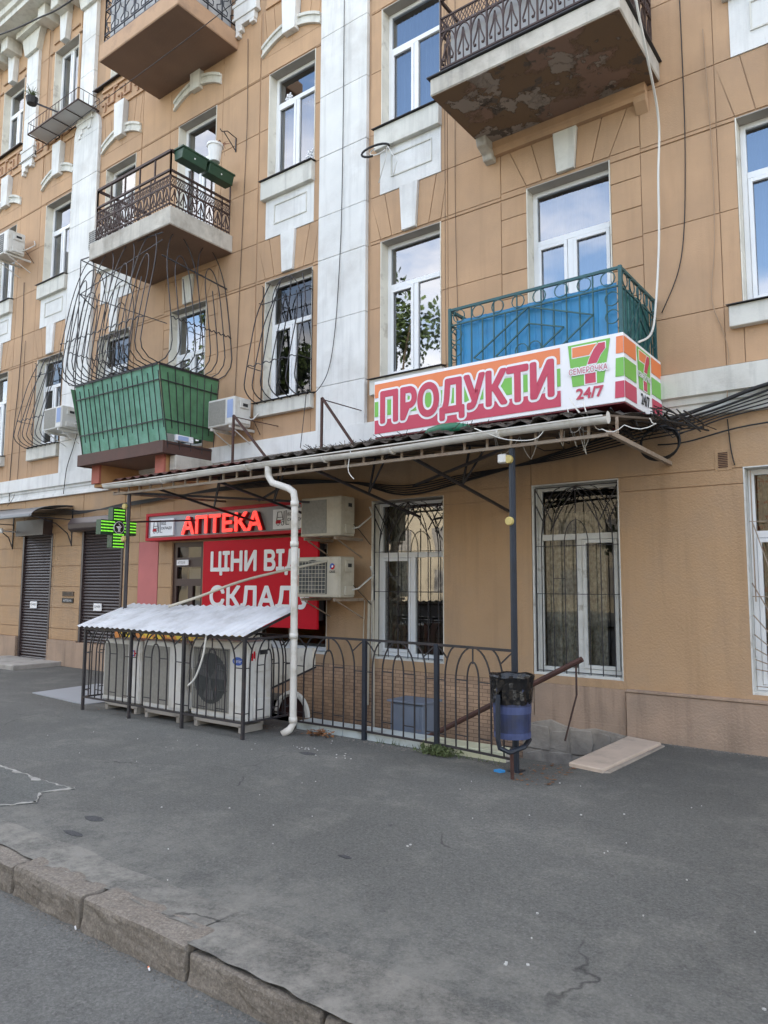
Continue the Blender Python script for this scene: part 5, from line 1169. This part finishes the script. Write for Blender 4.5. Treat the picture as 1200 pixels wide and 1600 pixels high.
# sloping parapet of the second stair
pr_ = MB().use(reveal_m).prism([(-7.54, .13), (-6.62, .52), (-6.62, .78), (-7.54, .72)], 7.28, 7.34); pr_.use(darkiron).bar((-7.54, 7.27, .12), (-6.55, 7.27, .54), .016)
tag(pr_.build('stair_parapet'), 'pale sloping stair parapet with a black lower edge behind the downpipe', 'parapet')
mb = MB().use(whc); c = Vector((-6.48, 6.75, .0))
mb.tube([c+Vector((.26*math.cos(a*math.pi/12), .02, .27*math.sin(a*math.pi/12))) for a in range(13)], .035, 6); mb.use(doorm).prism([(c.x+.22*math.cos(a*math.pi/12), .23*math.sin(a*math.pi/12)) for a in range(13)], 6.76, 6.80)
tag(mb.build('arched_hatch'), 'small hatch with a white arched rim behind the foot of the downpipe', 'hatch')
# box in the pit and handrail
mb = MB().use(boxm).box(-5.33, -4.86, 7.25, 7.6, -.75, .22); t = thing('utility_box', (-5.1, 7.4, -.7), label='blue grey metal cabinet with a rusty mark in the basement pit behind the fence', cat='cabinet')
mb.build('cabinet', parent=t, bevel=.01); MB().use(boxm).box(-5.36, -4.83, 7.22, 7.63, .222, .245).build('lid', parent=t, bevel=.004); MB().use(boxm).box(-5.30, -4.90, 7.238, 7.249, -.7, .19).build('door_leaf', parent=t, bevel=.003)
mb = MB().use(rustiron).tube([(-2.62, 6.50, .945), (-4.5, 6.50, -.06), (-5.4, 6.5, -.52)], .026, 8); mb.use(ringbl)
mb.bar((-2.68, 6.50, .9), (-2.68, 6.50, .62), .010).bar((-2.68, 6.50, .62), (-2.8, 6.5, .2), .009)
tag(mb.build('handrail'), 'rusty brown handrail sloping down into the basement stair behind the litter bin', 'handrail')
# ------------------------------------------------------------ litter bin
tb = thing('litter_bin', (-2.95, 5.74, 0), label='blue plastic litter bin lined with a black bag hung in a bent pipe stand', cat='litter bin')
cx, cy = -2.95, 5.76
rr = random.Random(2)
def lathe(mb, prof, n=28, wob=0, ph=0):
    g = []
    for j, (r, z) in enumerate(prof):
        g.append([(cx+(r+wob*math.sin(i*2.3+j*1.7+ph)*rr.random())*math.cos(2*math.pi*i/n), cy+(r+wob*math.sin(i*2.3+j*1.7+ph)*rr.random())*math.sin(2*math.pi*i/n), z+wob*.35*math.sin(i*1.1+ph)) for i in range(n)])
    for j in range(len(prof)-1):
        for i in range(n): mb.poly([g[j][i], g[j][(i+1) % n], g[j+1][(i+1) % n], g[j+1][i]])
    return mb
mb = MB().use(navy); lathe(mb, [(0, .335), (.150, .335), (.152, .40), (.158, .50), (.162, .62), (.168, .80)]); mb.build('bucket', parent=tb, smooth=True, recalc=False)
mb = MB().use(bluelt); lathe(mb, [(.154, .335), (.156, .385)]); mb.build('bucket_band', parent=tb, smooth=True, recalc=False); mb = MB().use(bluelt); lathe(mb, [(.160, .54), (.163, .60)]); mb.build('bucket_band', parent=tb, smooth=True, recalc=False)
mb = MB().use(bag); lathe(mb, [(.166, .62), (.170, .66), (.172, .74), (.178, .80), (.188, .84), (.184, .855), (.160, .845), (.13, .76), (.0, .72)], 36, .014); mb.build('bag_liner', parent=tb, smooth=True, recalc=False)
mb = MB().use(bag)
for k in range(9):
    a_ = -1.9+k*.07; mb.tube([(cx+.18*math.cos(a_), cy+.18*math.sin(a_), .84), (cx+.178*math.cos(-1.75), cy+.18*math.sin(-1.75), .72), (cx+.176*math.cos(-1.9), cy+.178*math.sin(-1.9), .64-.02*k % .06)], .008, 4)
mb.build('bag_knot', parent=tb)
mb = MB().use(blueiron).tube([(cx-.03, cy-.195, .70), (cx-.03, cy-.20, .34), (cx-.02, cy-.19, .27), (cx+.04, cy-.14, .235), (cx+.12, cy-.02, .27), (cx+.09, cy+.14, .30)], .021, 8); mb.use(rustiron).tube([(cx+.02, cy-.06, .25), (cx+.02, cy-.05, 0)], .016, 6).use(darkiron).bar((cx, cy+.17, .72), (-3.03, 5.97, .72), .012)
mb.build('stand', parent=tb)
# ------------------------------------------------------------ balcony things
for k, (y0, y1, l) in enumerate(((6.80, 7.32, 'front one of two dark green flower boxes on the left balcony rail'), (7.33, 7.88, 'rear one of two dark green flower boxes on the left balcony rail, nearest the wall'))):
    t = thing('flower_box', (-9.18, y0, 8.3), label=l, cat='flower box', group='dark green flower boxes on the balcony rail')
    mb = MB().use(greenbox); mb.prism([(-9.28, 8.26), (-9.10, 8.26), (-9.06, 8.42), (-9.30, 8.42)], y0+.02, y1-.02); mb.build('trough', parent=t, bevel=.006)
    MB().use(greenbox).prism([(-9.31, 8.42), (-9.05, 8.42), (-9.05, 8.45), (-9.31, 8.45)], y0, y1).build('rim', parent=t, bevel=.004)
    MB().use(whitep).sphere((-9.083, (y0+y1)/2, 8.345), .018, 8, 4, (.4, 1, 1)).build('flower_mark', parent=t)
    mb = MB().use(bark).box(-9.28, -9.08, y0+.03, y1-.03, 8.425, 8.435); mb.build('soil', parent=t)
t = thing('hanging_pot', (-9.05, 7.45, 8.6), label='white flower pot with a reddish plant above the green boxes of the left balcony', cat='flower pot')
cx, cy = -9.14, 7.50; mb = MB().use(pot); lathe(mb, [(0, 8.52), (.085, 8.52), (.12, 8.78), (.135, 8.78), (.135, 8.82), (.115, 8.82), (.10, 8.78), (0, 8.78)], 16); mb.build('pot', parent=t, smooth=False)
mb = MB().use(mat('reddish_leaf', (.16,.05,.03), .8, .3, 15))
for k in range(26):
    a_ = random.uniform(0, 6.28); r_ = random.uniform(.08, .19); p = Vector((cx+.05, cy+.08, 8.80)); mb.tube([p, p+Vector((r_*.5*math.cos(a_), r_*.5*math.sin(a_), .07)), p+Vector((r_*math.cos(a_), r_*math.sin(a_), random.uniform(-.12, .10)))], .009, 3, r1=.002)
mb.build('plant', parent=t)
mb = MB().use(darkiron).bar((-9.18, W-.01, 8.95), (-9.18, W-.01, 9.2), .012).tube([(-9.18, W, 9.2), (-9.18, W-.2, 9.23), (-9.18, W-.32, 9.16), (-9.18, W-.36, 9.19)], .009, 5).bar((-9.18, W, 8.96), (-9.18, W-.28, 9.18), .008)
tag(mb.build('wall_hook'), 'empty black scroll bracket on the wall right of the third floor balcony door', 'bracket')
sh = thing('window_shelf', (-15, 7.6, 11.4), label='wire flower shelf below the top floor window at the upper left', cat='shelf')
mb = MB().use(ringbl); a, b, y0, y1, z = -15.45, -13.45, 7.5, 7.97, 11.27
z0_ = 11.42
for p, q in (((a, y0), (b, y0)), ((b, y0), (b, y1)), ((a, y0), (a, y1)), ((a, y1), (b, y1))): mb.bar((p[0], p[1], z0_), (q[0], q[1], z0_), .016); mb.bar((p[0], p[1], z0_+.26), (q[0], q[1], z0_+.26), .007)
for k in range(5): x = a+(b-a)*k/4; mb.bar((x, y0, z0_), (x, y1, z0_), .010)
for k in range(17): x = a+(b-a)*k/16; mb.bar((x, y0, z0_), (x, y0, z0_+.26), .005)
for k in range(5): y = y0+(y1-y0)*k/4; mb.bar((b, y, z0_), (b, y, z0_+.26), .005); mb.bar((a, y, z0_), (a, y, z0_+.26), .005)
mb.build('wire_basket', parent=sh); MB().use(curt).box(a+.02, b-.02, y0+.02, y1-.02, z0_+.017, z0_+.023).build('shelf_board', parent=sh)
for (x, l) in ((-15.10, 'withered pot plant on the wire shelf at the upper left'),):
    t = thing('pot_plant', (x, 7.35, 12.0), label=l, cat='plant'); cx, cy = x, 7.38; MB().use(darkiron).bar((x+.5, W, 11.75), (x, 7.38, 11.98), .02).build('pot_arm', parent=t)
    mb = MB().use(blk); lathe(mb, [(0, 11.92), (.10, 11.92), (.13, 12.06), (0, 12.06)], 10); mb.build('pot', parent=t)
    mb = MB().use(leaf)
    for k in range(30): a_ = random.uniform(0, 6.28); r_ = random.uniform(.05, .24); mb.tube([(cx, cy, 12.05), (cx+r_*.5*math.cos(a_), cy+r_*.5*math.sin(a_), 12.2), (cx+r_*math.cos(a_), cy+r_*math.sin(a_), random.uniform(12.05, 12.34))], .010, 3, r1=.003)
    mb.build('foliage', parent=t)
# arched canopy at the far left
cn = thing('arched_canopy', (-15, 7.4, 2.9), label='grey curved metal canopy on thin brackets over the tall left shutter', cat='canopy')
mb = MB().use(canopym); n = 10; x0, x1 = -16.15, -13.70
cp = [(W-.02-.86*math.sin(a*math.pi/2/n), 2.90+.26*math.cos(a*math.pi/2/n)-.0) for a in range(n+1)]
for t0, t1 in zip(cp[:-1], cp[1:]): mb.prism([t0, t1, (t1[0], t1[1]-.012), (t0[0], t0[1]-.012)], x0, x1, 'x')
mb.build('curved_sheet', parent=cn, smooth=False)
mb = MB().use(darkiron)
for x in (x0+.05, x1-.05):
    mb.bar((x, W-.01, 2.35), (x, W-.01, 3.1), .013); mb.bar((x, W, 2.88), (x, 7.13, 2.88), .013); mb.tube([(x, W, 2.36), (x, W-.1, 2.6), (x, W-.35, 2.78), (x, W-.7, 2.87)], .012, 5)
    mb.tube([(x, p, q-.02) for p, q in cp], .012, 4)
mb.bar((x0, 7.13, 2.885), (x1, 7.13, 2.885), .014)
mb.build('bracket', parent=cn)
tag(MB().use(whitep).box(-15.85, -15.62, 7.5, 7.54, 2.66, 2.76).box(-15.72, -15.70, 7.54, W, 2.69, 2.72).build('flood_light', bevel=.01), 'small white lamp below the grey curved canopy', 'lamp')
# ventilation grate
t = thing('vent_grate', (-1.68, W, 2.9), label='square rusty ventilation grate high on the plaster near the right window', cat='vent')
MB().use(plaster).box(-1.76, -1.60, W-.006, W-.0005, 2.78, 3.0).build('frame', parent=t, bevel=.003)
mb = MB().use(rustiron)
for k in range(9): mb.box(-1.725, -1.635, W-.012, W-.007, 2.81+k*.018, 2.82+k*.018)
mb.build('louvre', parent=t); 

# ------------------------------------------------------------ cables
def cable(name, pts, r, m_, label, cat='cable', group=None, n=5, sub=6):
    P = [Vector(p) for p in pts]; out_ = []
    for i in range(len(P)-1):     # Catmull-Rom
        p0, p1, p2, p3 = P[max(i-1, 0)], P[i], P[i+1], P[min(i+2, len(P)-1)]
        for k in range(sub):
            t = k/sub; out_.append(.5*((2*p1)+(-p0+p2)*t+(2*p0-5*p1+4*p2-p3)*t*t+(-p0+3*p1-3*p2+p3)*t**3))
    out_.append(P[-1]); o = MB().use(m_).tube(out_, r, n).build(name, smooth=True); return tag(o, label, cat, group)
yw = W-.02
cable('white_hose', [(-1.97, 6.75, 11), (-1.99, 6.70, 7.9), (-2.02, 6.68, 7.35), (-2.05, 7.1, 6.95), (-2.12, 7.7, 6.6), (-2.17, 7.8, 6.0), (-2.20, 7.85, 5.3), (-2.24, 7.8, 4.6), (-2.24, 7.6, 4.22), (-2.28, 7.3, 4.05)], .013, whc, 'thick white hose hanging down beside the big balcony to the grocery sign', 'hose')
cable('thin_cable', [(-1.93, yw, 9), (-1.92, yw, 7), (-1.93, yw, 6.2), (-1.97, yw, 5.4), (-2.05, yw, 4.95), (-2.23, yw, 4.55)], .006, blk, 'thin dark cable on the wall just right of the white hose')
cable('thin_cable', [(-1.70, yw, 7.6), (-1.66, yw, 6.2), (-1.67, yw, 5.2), (-1.72, yw, 4.6), (-1.62, yw, 4.2), (-1.58, yw, 3.95), (-1.60, yw-.07, 3.5)], .005, tan_cable, 'thin tan cable running down the wall left of the right hand window')
cable('thin_cable', [(-6.74, W-.075, 12), (-6.73, W-.075, 9), (-6.74, W-.075, 7.2), (-6.77, W-.075, 6.3), (-6.84, W-.08, 5.3), (-6.96, W-.09, 4.7), (-7.18, W-.12, 4.42), (-7.35, W-.1, 4.5), (-7.30, W-.2, 4.2), (-7.0, W-.6, 3.5)], .006, blk, 'thin dark cable hanging down the middle of the wide white pilaster')
cable('thin_cable', [(-8.93, yw, 10.9), (-8.90, yw, 9.5), (-8.93, yw, 8.2), (-8.98, yw, 6.6), (-9.02, yw, 5), (-9.05, yw, 4.5)], .006, bark, 'thin brown cable down the wall right of the left balconies')
cable('thin_cable', [(-4.80, yw, 11), (-4.82, yw, 7.6), (-4.82, yw, 6.5), (-4.80, yw, 5.4), (-4.78, yw, 4.7)], .004, bark, 'thin brown cable down the wall left of the blue balcony')
cable('thin_cable', [(-4.99, yw, 11), (-4.98, yw, 7.6), (-4.98, yw, 5.5), (-4.97, yw, 4.1)], .0035, bark, 'thin brown cable close to the right jamb of the window above the grocery sign')
cable('thin_cable', [(-16.2, yw, 8.4), (-16.15, yw, 7.3), (-16.2, yw, 6), (-16.3, yw, 5), (-16.35, yw, 3.9), (-16.2, yw-.06, 3.4)], .008, blk, 'dark cable with knots hanging below the far left air conditioner')
cable('thin_cable', [(-16.0, yw, 7.0), (-16.0, yw, 5.2), (-16.05, yw, 3.7), (-16.3, yw-.05, 3.3)], .006, bark, 'brown cable on the wall between the two far left windows')
cable('thin_cable', [(-13.6, yw-.06, 4.6), (-13.7, yw-.08, 4.3), (-13.9, yw-.08, 3.9), (-13.95, yw-.09, 3.4)], .008, blk, 'black cable looping below the air conditioner on the white pilaster')
for k in range(5):
    zz = 3.20+.035*k
    cable('cable_bundle', [(-1.0+.0*k, yw-.09, 3.38+.05*k), (-1.6, yw-.09, 3.30+.03*k), (-2.0, yw-.1, zz+.0), (-2.5, yw-.13, zz-.05), (-3.4, yw-.1, 3.05+.02*k), (-4.6, yw-.08, 2.99-.02*k), (-5.6, yw-.06, 2.92-.03*k), (-6.6, yw-.05, 3.05), (-8.5, yw-.05, 3.12+.02*k), (-11.5, yw-.08, 3.10-.015*k), (-13.2, yw-.06, 2.98+.01*k), (-14.3, yw-.05, 3.0+.03*k), (-16.5, yw-.05, 3.1+.03*k), (-20, yw, 3.2)], .008 if k < 4 else .013, blk, 'black cables sagging together along the wall under the white band', 'cable', 'black cables sagging under the white band')
cable('heavy_cable', [(-.2, yw-.1, 3.72), (-1.2, yw-.1, 3.58), (-1.7, yw-.1, 3.45), (-2.1, yw-.12, 3.36), (-2.4, yw-.2, 3.34)], .022, blk, 'thick black cable crossing the white band at the right')
cable('thin_cable', [(-.4, yw-.05, 3.22), (-1.4, yw-.05, 3.20), (-2.0, yw-.06, 3.10), (-2.3, yw-.06, 3.10)], .009, blk, 'lowest black cable under the right end of the white band')
cable('thin_cable', [(-1.62, yw, 3.3), (-1.60, yw, 3.0), (-1.57, yw, 2.82)], .006, blk, 'short dark cable dropping from the bundle to the right window')
mb = MB().use(blk)
for k in range(4):
    mb.tube([(-2.28+.20*math.cos(a*math.pi/12)+.008*k, W-.10-.012*k, 3.10+.17*math.sin(a*math.pi/12)+.006*k) for a in range(24)], .011, 5, closed=True)
tag(mb.build('cable_coil', smooth=True), 'coil of black cable hanging at the right end of the awning', 'cable coil')
mb = MB().use(blk); mb.tube([(-6.02+.17*math.cos(a*math.pi/9), W-.20+.10*math.cos(a*math.pi/9), 7.72+.075*math.sin(a*math.pi/9)+.055*math.cos(a*math.pi/9)) for a in range(14)], .016, 6); mb.use(whc).tube([(-5.98+.15*math.cos(a*math.pi/9), W-.18, 7.72+.06*math.sin(a*math.pi/9)) for a in range(6, 17)], .010, 5)
mb.tube([(-5.87, W-.12, 7.76), (-5.92, W-.1, 7.6), (-6.05, W-.08, 7.3)], .007, 4).tube([(-5.86, W-.12, 7.76), (-5.72, W-.1, 7.5), (-5.8, W-.08, 7.3)], .007, 4)
tag(mb.build('cable_coil', smooth=True), 'loop of black and white cable under the third floor window right of the pilaster', 'cable coil')
# loose thin wires round the awning corner
mb = MB().use(whc); rr = random.Random(12)
for k in range(5):
    x = rr.uniform(-3.2, -2.2); y = rr.uniform(5.95, 7.4); p = [(x, y, 3.2)]
    for j in range(5): p.append((p[-1][0]+rr.uniform(-.22, .22), p[-1][1]+rr.uniform(-.15, .15), 3.15+rr.uniform(-.28, .12)))
    q = []
    for a, b_ in zip(p[:-1], p[1:]): q += [Vector(a).lerp(Vector(b_), t/4)+Vector((0, 0, -.04*math.sin(math.pi*t/4))) for t in range(4)]
    mb.tube(q, .0045, 4)
mb.use(blk)
for k in range(16):
    x = rr.uniform(-3.0, -1.9); p = [(x, 7.2, 3.3)]
    for j in range(5): p.append((p[-1][0]+rr.uniform(-.25, .25), rr.uniform(6.6, 7.9), 3.18+rr.uniform(-.12, .14)))
    mb.tube(p, rr.choice((.006, .009)), 4)
tag(mb.build('wire_tangle'), 'tangle of loose black and white wires under the right corner of the grocery sign', 'wires')
cable('thin_cable', [(-4.85, 5.88, 3.0), (-4.87, 5.87, 2.80), (-4.80, 5.88, 2.70)], .005, whc, 'short pale wire hanging from the gutter left of the grocery lettering')
cable('thin_cable', [(-3.35, 5.86, 3.05), (-3.2, 5.83, 2.98), (-3.0, 5.84, 2.90), (-2.75, 5.86, 2.88), (-2.65, 5.88, 2.98)], .005, whc, 'pale wire looping below the gutter beside the junction boxes')
# overhead line crossing the upper left corner
cable('overhead_cable', [(-20, 5.0, 13.0), (-14, 5.0, 11.05), (-11.37, 5.0, 10.23), (-10.17, 5, 9.92), (-9.16, 5, 9.73), (-6, 5, 9.5), (-1, 5, 9.9)], .012, blk, 'black overhead cable crossing the upper left corner in front of the cornice')
cable('overhead_cable', [(-18, 6.3, 9.5), (-13.96, 6.3, 9.35), (-10.78, 6.3, 9.48), (-7.44, 6.3, 9.63), (-3, 6.3, 10.1)], .006, blk, 'thin overhead wire crossing in front of the top left balcony')
cable('drain_hose', [(-6.42, 7.5, 1.95), (-7.1, 6.6, 1.68), (-7.6, 6.2, 1.45), (-7.9, 5.95, 1.32)], .018, acbe, 'pale pipe slanting from the wall units down to the corrugated roof', 'pipe')
cable('drain_hose', [(-6.45, 5.37, 1.07), (-6.50, 5.37, .82), (-6.62, 5.37, .58), (-6.75, 5.38, .48)], .012, whc, 'white hose end hanging over the front of the enclosure', 'hose')
mb = MB().use(acbe).tube([(-6.15, W-.02, 1.4), (-6.13, W-.02, -.4)], .018, 6).tube([(-6.22, W-.02, 1.4), (-6.24, W-.02, .0)], .022, 6).tube([(-6.3, W-.02, 1.4), (-6.32, W-.03, .5)], .008, 5)
tag(mb.build('wall_pipe'), 'two pale vertical pipes on the wall below the stacked air conditioners', 'pipe')
# ------------------------------------------------------------ small things on the ground
mb = MB().use(leaf); rr = random.Random(31)
for k in range(150):
    x = -3.90+rr.gauss(0, .09); y = 6.09+rr.gauss(-.02, .03); a_ = rr.uniform(0, 6.28); h = rr.uniform(.02, .10); l = rr.uniform(.03, .10)
    p0 = Vector((x, y, .0)); p1 = p0+Vector((l*.5*math.cos(a_), l*.5*math.sin(a_), h)); p2 = p0+Vector((l*math.cos(a_), l*math.sin(a_), h*.7)); s_ = Vector((-math.sin(a_), math.cos(a_), 0))*.011
    mb.tube([p0, p1, p2], .003, 3); mb.poly([p1-s_, p2, p1+s_, p0.lerp(p1, .6)]); mb.poly([p2-s_, p2+Vector((.02*math.cos(a_), .02*math.sin(a_), -.01)), p2+s_])
tag(mb.build('weed', recalc=False), 'low green weed growing at the foot of the second fence post', 'weed')
mb = MB().use(leaf)
for k in range(70):
    x = rr.uniform(-4.7, -3.2); y = 6.16+rr.gauss(0, .012)-(.05 if x > -3.9 else 0); a_ = rr.uniform(0, 6.28); h = rr.uniform(.01, .05); mb.tube([(x, y, 0), (x+.02*math.cos(a_), y+.02*math.sin(a_), h)], .004, 3, r1=.001)
tag(mb.build('ground_sprouts'), 'sparse green sprouts in the joint below the tiled curb', 'weeds', kind='stuff')
mb = MB().use(dead)
for k in range(60):
    x = -5.42+rr.gauss(0, .09); y = 6.06+rr.gauss(0, .05); a_ = rr.uniform(0, 6.28); s_ = rr.uniform(.015, .035); z = rr.uniform(.005, .05)
    mb.poly([(x+s_*math.cos(a_+q), y+s_*math.sin(a_+q), z+rr.uniform(-.01, .015)) for q in (0, 1.3, 2.6, 4.2)])
for k in range(120):
    x = rr.choice((rr.uniform(-9, -5.9), rr.uniform(-3, -2.6))); y = rr.uniform(5.5, 6.1) if x < -5 else rr.uniform(5.6, 6.4); a_ = rr.uniform(0, 6.28); s_ = rr.uniform(.008, .02)
    mb.poly([(x+s_*math.cos(a_+q), y+s_*math.sin(a_+q), .008) for q in (0, 1.6, 3, 4.4)])
tag(mb.build('fallen_leaves', recalc=False), 'brown dead leaves gathered beside the foot of the downpipe', 'leaves', kind='stuff')
mb = MB().use(litter)
for k in range(70):
    x = rr.uniform(-8, 0); y = rr.uniform(2.6, 6.0); s_ = rr.choice((.003, .003, .004, .006)); a_ = rr.uniform(0, 6)
    mb.prism([(x+s_*math.cos(a_+q)*1.3, y+s_*math.sin(a_+q)) for q in (0, 1.6, 3.1, 4.6)], .0, .006, 'z')
for (x, y, n_) in ((-5.05, 5.5, 9), (-4.55, 5.45, 6), (-1.6, 2.95, 3)):
    for k in range(n_):
        a_ = rr.uniform(0, 6); xx_, yy_ = x+rr.gauss(0, .06), y+rr.gauss(0, .04); mb.prism([(xx_+.009*math.cos(a_+q), yy_+.007*math.sin(a_+q)) for q in (0, 1.6, 3.1, 4.6)], .0, .005, 'z')
tag(mb.build('paper_scraps'), 'tiny white scraps scattered over the grey asphalt', 'litter', kind='stuff')
for i, (x, y, z, l) in enumerate(((-2.98, 2.20, -.135, 'orange tipped cigarette end lying in the road against the kerb'), (-3.62, 2.22, -.137, 'pale cigarette end by the leftmost kerb stones'))):
    mb = MB().use(orangep if i == 0 else whitep).tube([(x, y, z), (x+.012, y-.006, z)], .0045, 6).use(whitep).tube([(x+.012, y-.006, z), (x+.028, y-.014, z)], .0042, 6); tag(mb.build('cigarette_end'), l, 'cigarette end')
tag(MB().use(mat('blue_scrap', (.03,.22,.5), .5, .1, 4)).prism([(-3.17, 5.83), (-3.10, 5.82), (-3.08, 5.87), (-3.14, 5.89)], .002, .02, 'z').build('blue_scrap'), 'small bright blue scrap on the ground beside the litter bin stand', 'litter')
mb = MB().use(blk)
for (x, y, a, b_) in ((-4.72, 3.0, .09, .045), (-4.55, 2.75, .10, .03), (-4.9, 5.35, .10, .05), (-2.9, 3.5, .05, .02)): mb.prism([(x+a*math.cos(q*.7)*(1+.2*math.sin(q*3)), y+b_*math.sin(q*.7)) for q in range(9)], .001, .003, 'z')
for m0 in ((mb),): pass
st_ = mb.build('tar_spot', kind='structure'); st_.data.materials[0] = asphalt_mat('old_tar', (.055,.057,.06), (.08,.08,.08), False, 2)

# ------------------------------------------------------------ across the street: trees and a lit facade that the window panes mirror
def tree(x, y, h, seed, label):
    r = random.Random(seed); t = thing('street_tree', (x, y, 0), label=label, cat='tree', group='trees across the street mirrored in the windows')
    tr = MB().use(bark); tr.tube([(x, y, -.1), (x+.1, y, h*.25), (x-.05, y+.1, h*.5), (x+.1, y, h*.8)], .22, 8, r1=.06)
    for k in range(7):
        a_ = r.uniform(0, 6.28); z = h*r.uniform(.3, .6); tr.tube([(x, y, z), (x+math.cos(a_)*1.2, y+math.sin(a_)*1.2, z+h*.12), (x+math.cos(a_)*2.0, y+math.sin(a_)*2.0, z+h*.25)], .09, 5, r1=.02)
    tr.build('trunk', parent=t)
    cl = [(x+r.gauss(0, h*.13), y+r.gauss(0, h*.11), h*r.uniform(.36, .97), r.uniform(.5, 1.15)*h*.085) for _ in range(34)]
    c = MB().use(leafd)
    for k in range(8500):
        cx_, cy_, cz_, cr_ = r.choice(cl); d = Vector((r.gauss(0, 1), r.gauss(0, 1), r.gauss(0, .8))).normalized()*cr_*r.random()**.4
        p = Vector((cx_, cy_, cz_))+d; u = Vector((r.gauss(0, 1), r.gauss(0, 1), r.gauss(0, 1))).normalized()*.085; v = u.cross(Vector((r.gauss(0, 1), r.gauss(0, 1), 1))).normalized()*.06
        c.poly([p-u, p-v, p+u, p+v])
    c.build('crown', parent=t, recalc=False); return t
t1 = tree(-13.5, -9.5, 10.5, 1, 'tallest dark crown mirrored in the panes above the grocery sign')
t2 = tree(-7.5, -10, 8.5, 2, 'tree across the street mirrored in the panes')
for x, y, s, src in ((-19.0, -9.5, 1.45, t1), (-26, -9.5, 1.7, t2), (-33, -9, 1.4, t1), (-1.0, -10.5, .85, t1), (2.5, -10, .9, t2), (-41, -10, 1.1, t2), (9, -10, 1, t1)):
    c = copy_tree(src); c.location = (x, y, 0); c.scale = (s, s, s); c.rotation_euler = (0, 0, x)
for o in [o for o in C.objects if o.name.startswith('street_tree')]: o['label'] = 'leafy tree across the street, seen only as a reflection in the window panes'
ob = thing('facing_building', (-10, -30, 0), label='sunlit cream building seen only as a reflection in the ground floor panes', cat='building')
mb = MB().use(opp).box(-75, 40, -40, -30, -3, 9.5); mb.build('wall', parent=ob)
mb = MB().use(room_m)
for i in range(34):
    for z in (1.0, 4.2, 7.2): mb.box(-73+i*3.3, -71.7+i*3.3, -30.02, -29.98, z, z+1.7)
mb.build('window_openings', parent=ob)

# grit and dirt gathered in the gutter, along the kerb and at the foot of the walls
gm = mat('grit', (.17,.155,.135), .95, .5, 40); mb = MB().use(gm); rr = random.Random(77)
def peb(x, y, z, s_): a_ = rr.uniform(0, 6); mb.add([(x+s_*math.cos(a_), y+s_*math.sin(a_), z), (x+s_*math.cos(a_+2.1), y+s_*math.sin(a_+2.1), z), (x+s_*math.cos(a_+4.2), y+s_*math.sin(a_+4.2), z), (x, y, z+s_*.9)], [(0, 1, 3), (1, 2, 3), (2, 0, 3)])
for k in range(1500): x = rr.uniform(-7, -1.2); peb(x, 2.21-abs(rr.gauss(0, .028)), -.145, rr.choice((.002, .003, .004, .007)))
for k in range(900): x = rr.uniform(-7, -.8); peb(x, 2.38+abs(rr.gauss(0, .07)), .004, rr.choice((.002, .003, .004)))
for k in range(900): x = rr.uniform(-2.7, 1); peb(x, W-.075-abs(rr.gauss(0, .05)), 0, rr.choice((.004, .006, .010)))
for k in range(1300): x = rr.uniform(-9, -2.9); peb(x, 6.13-abs(rr.gauss(0, .08)), 0, rr.choice((.003, .005, .008)))
for k in range(1500): peb(rr.uniform(-8, 0), rr.uniform(2.4, 6), 0, rr.choice((.0015, .002, .003, .004)))
tag(mb.build('grit', recalc=False), 'fine grit and dirt gathered along the kerb, curb and wall foot', 'grit', kind='stuff')
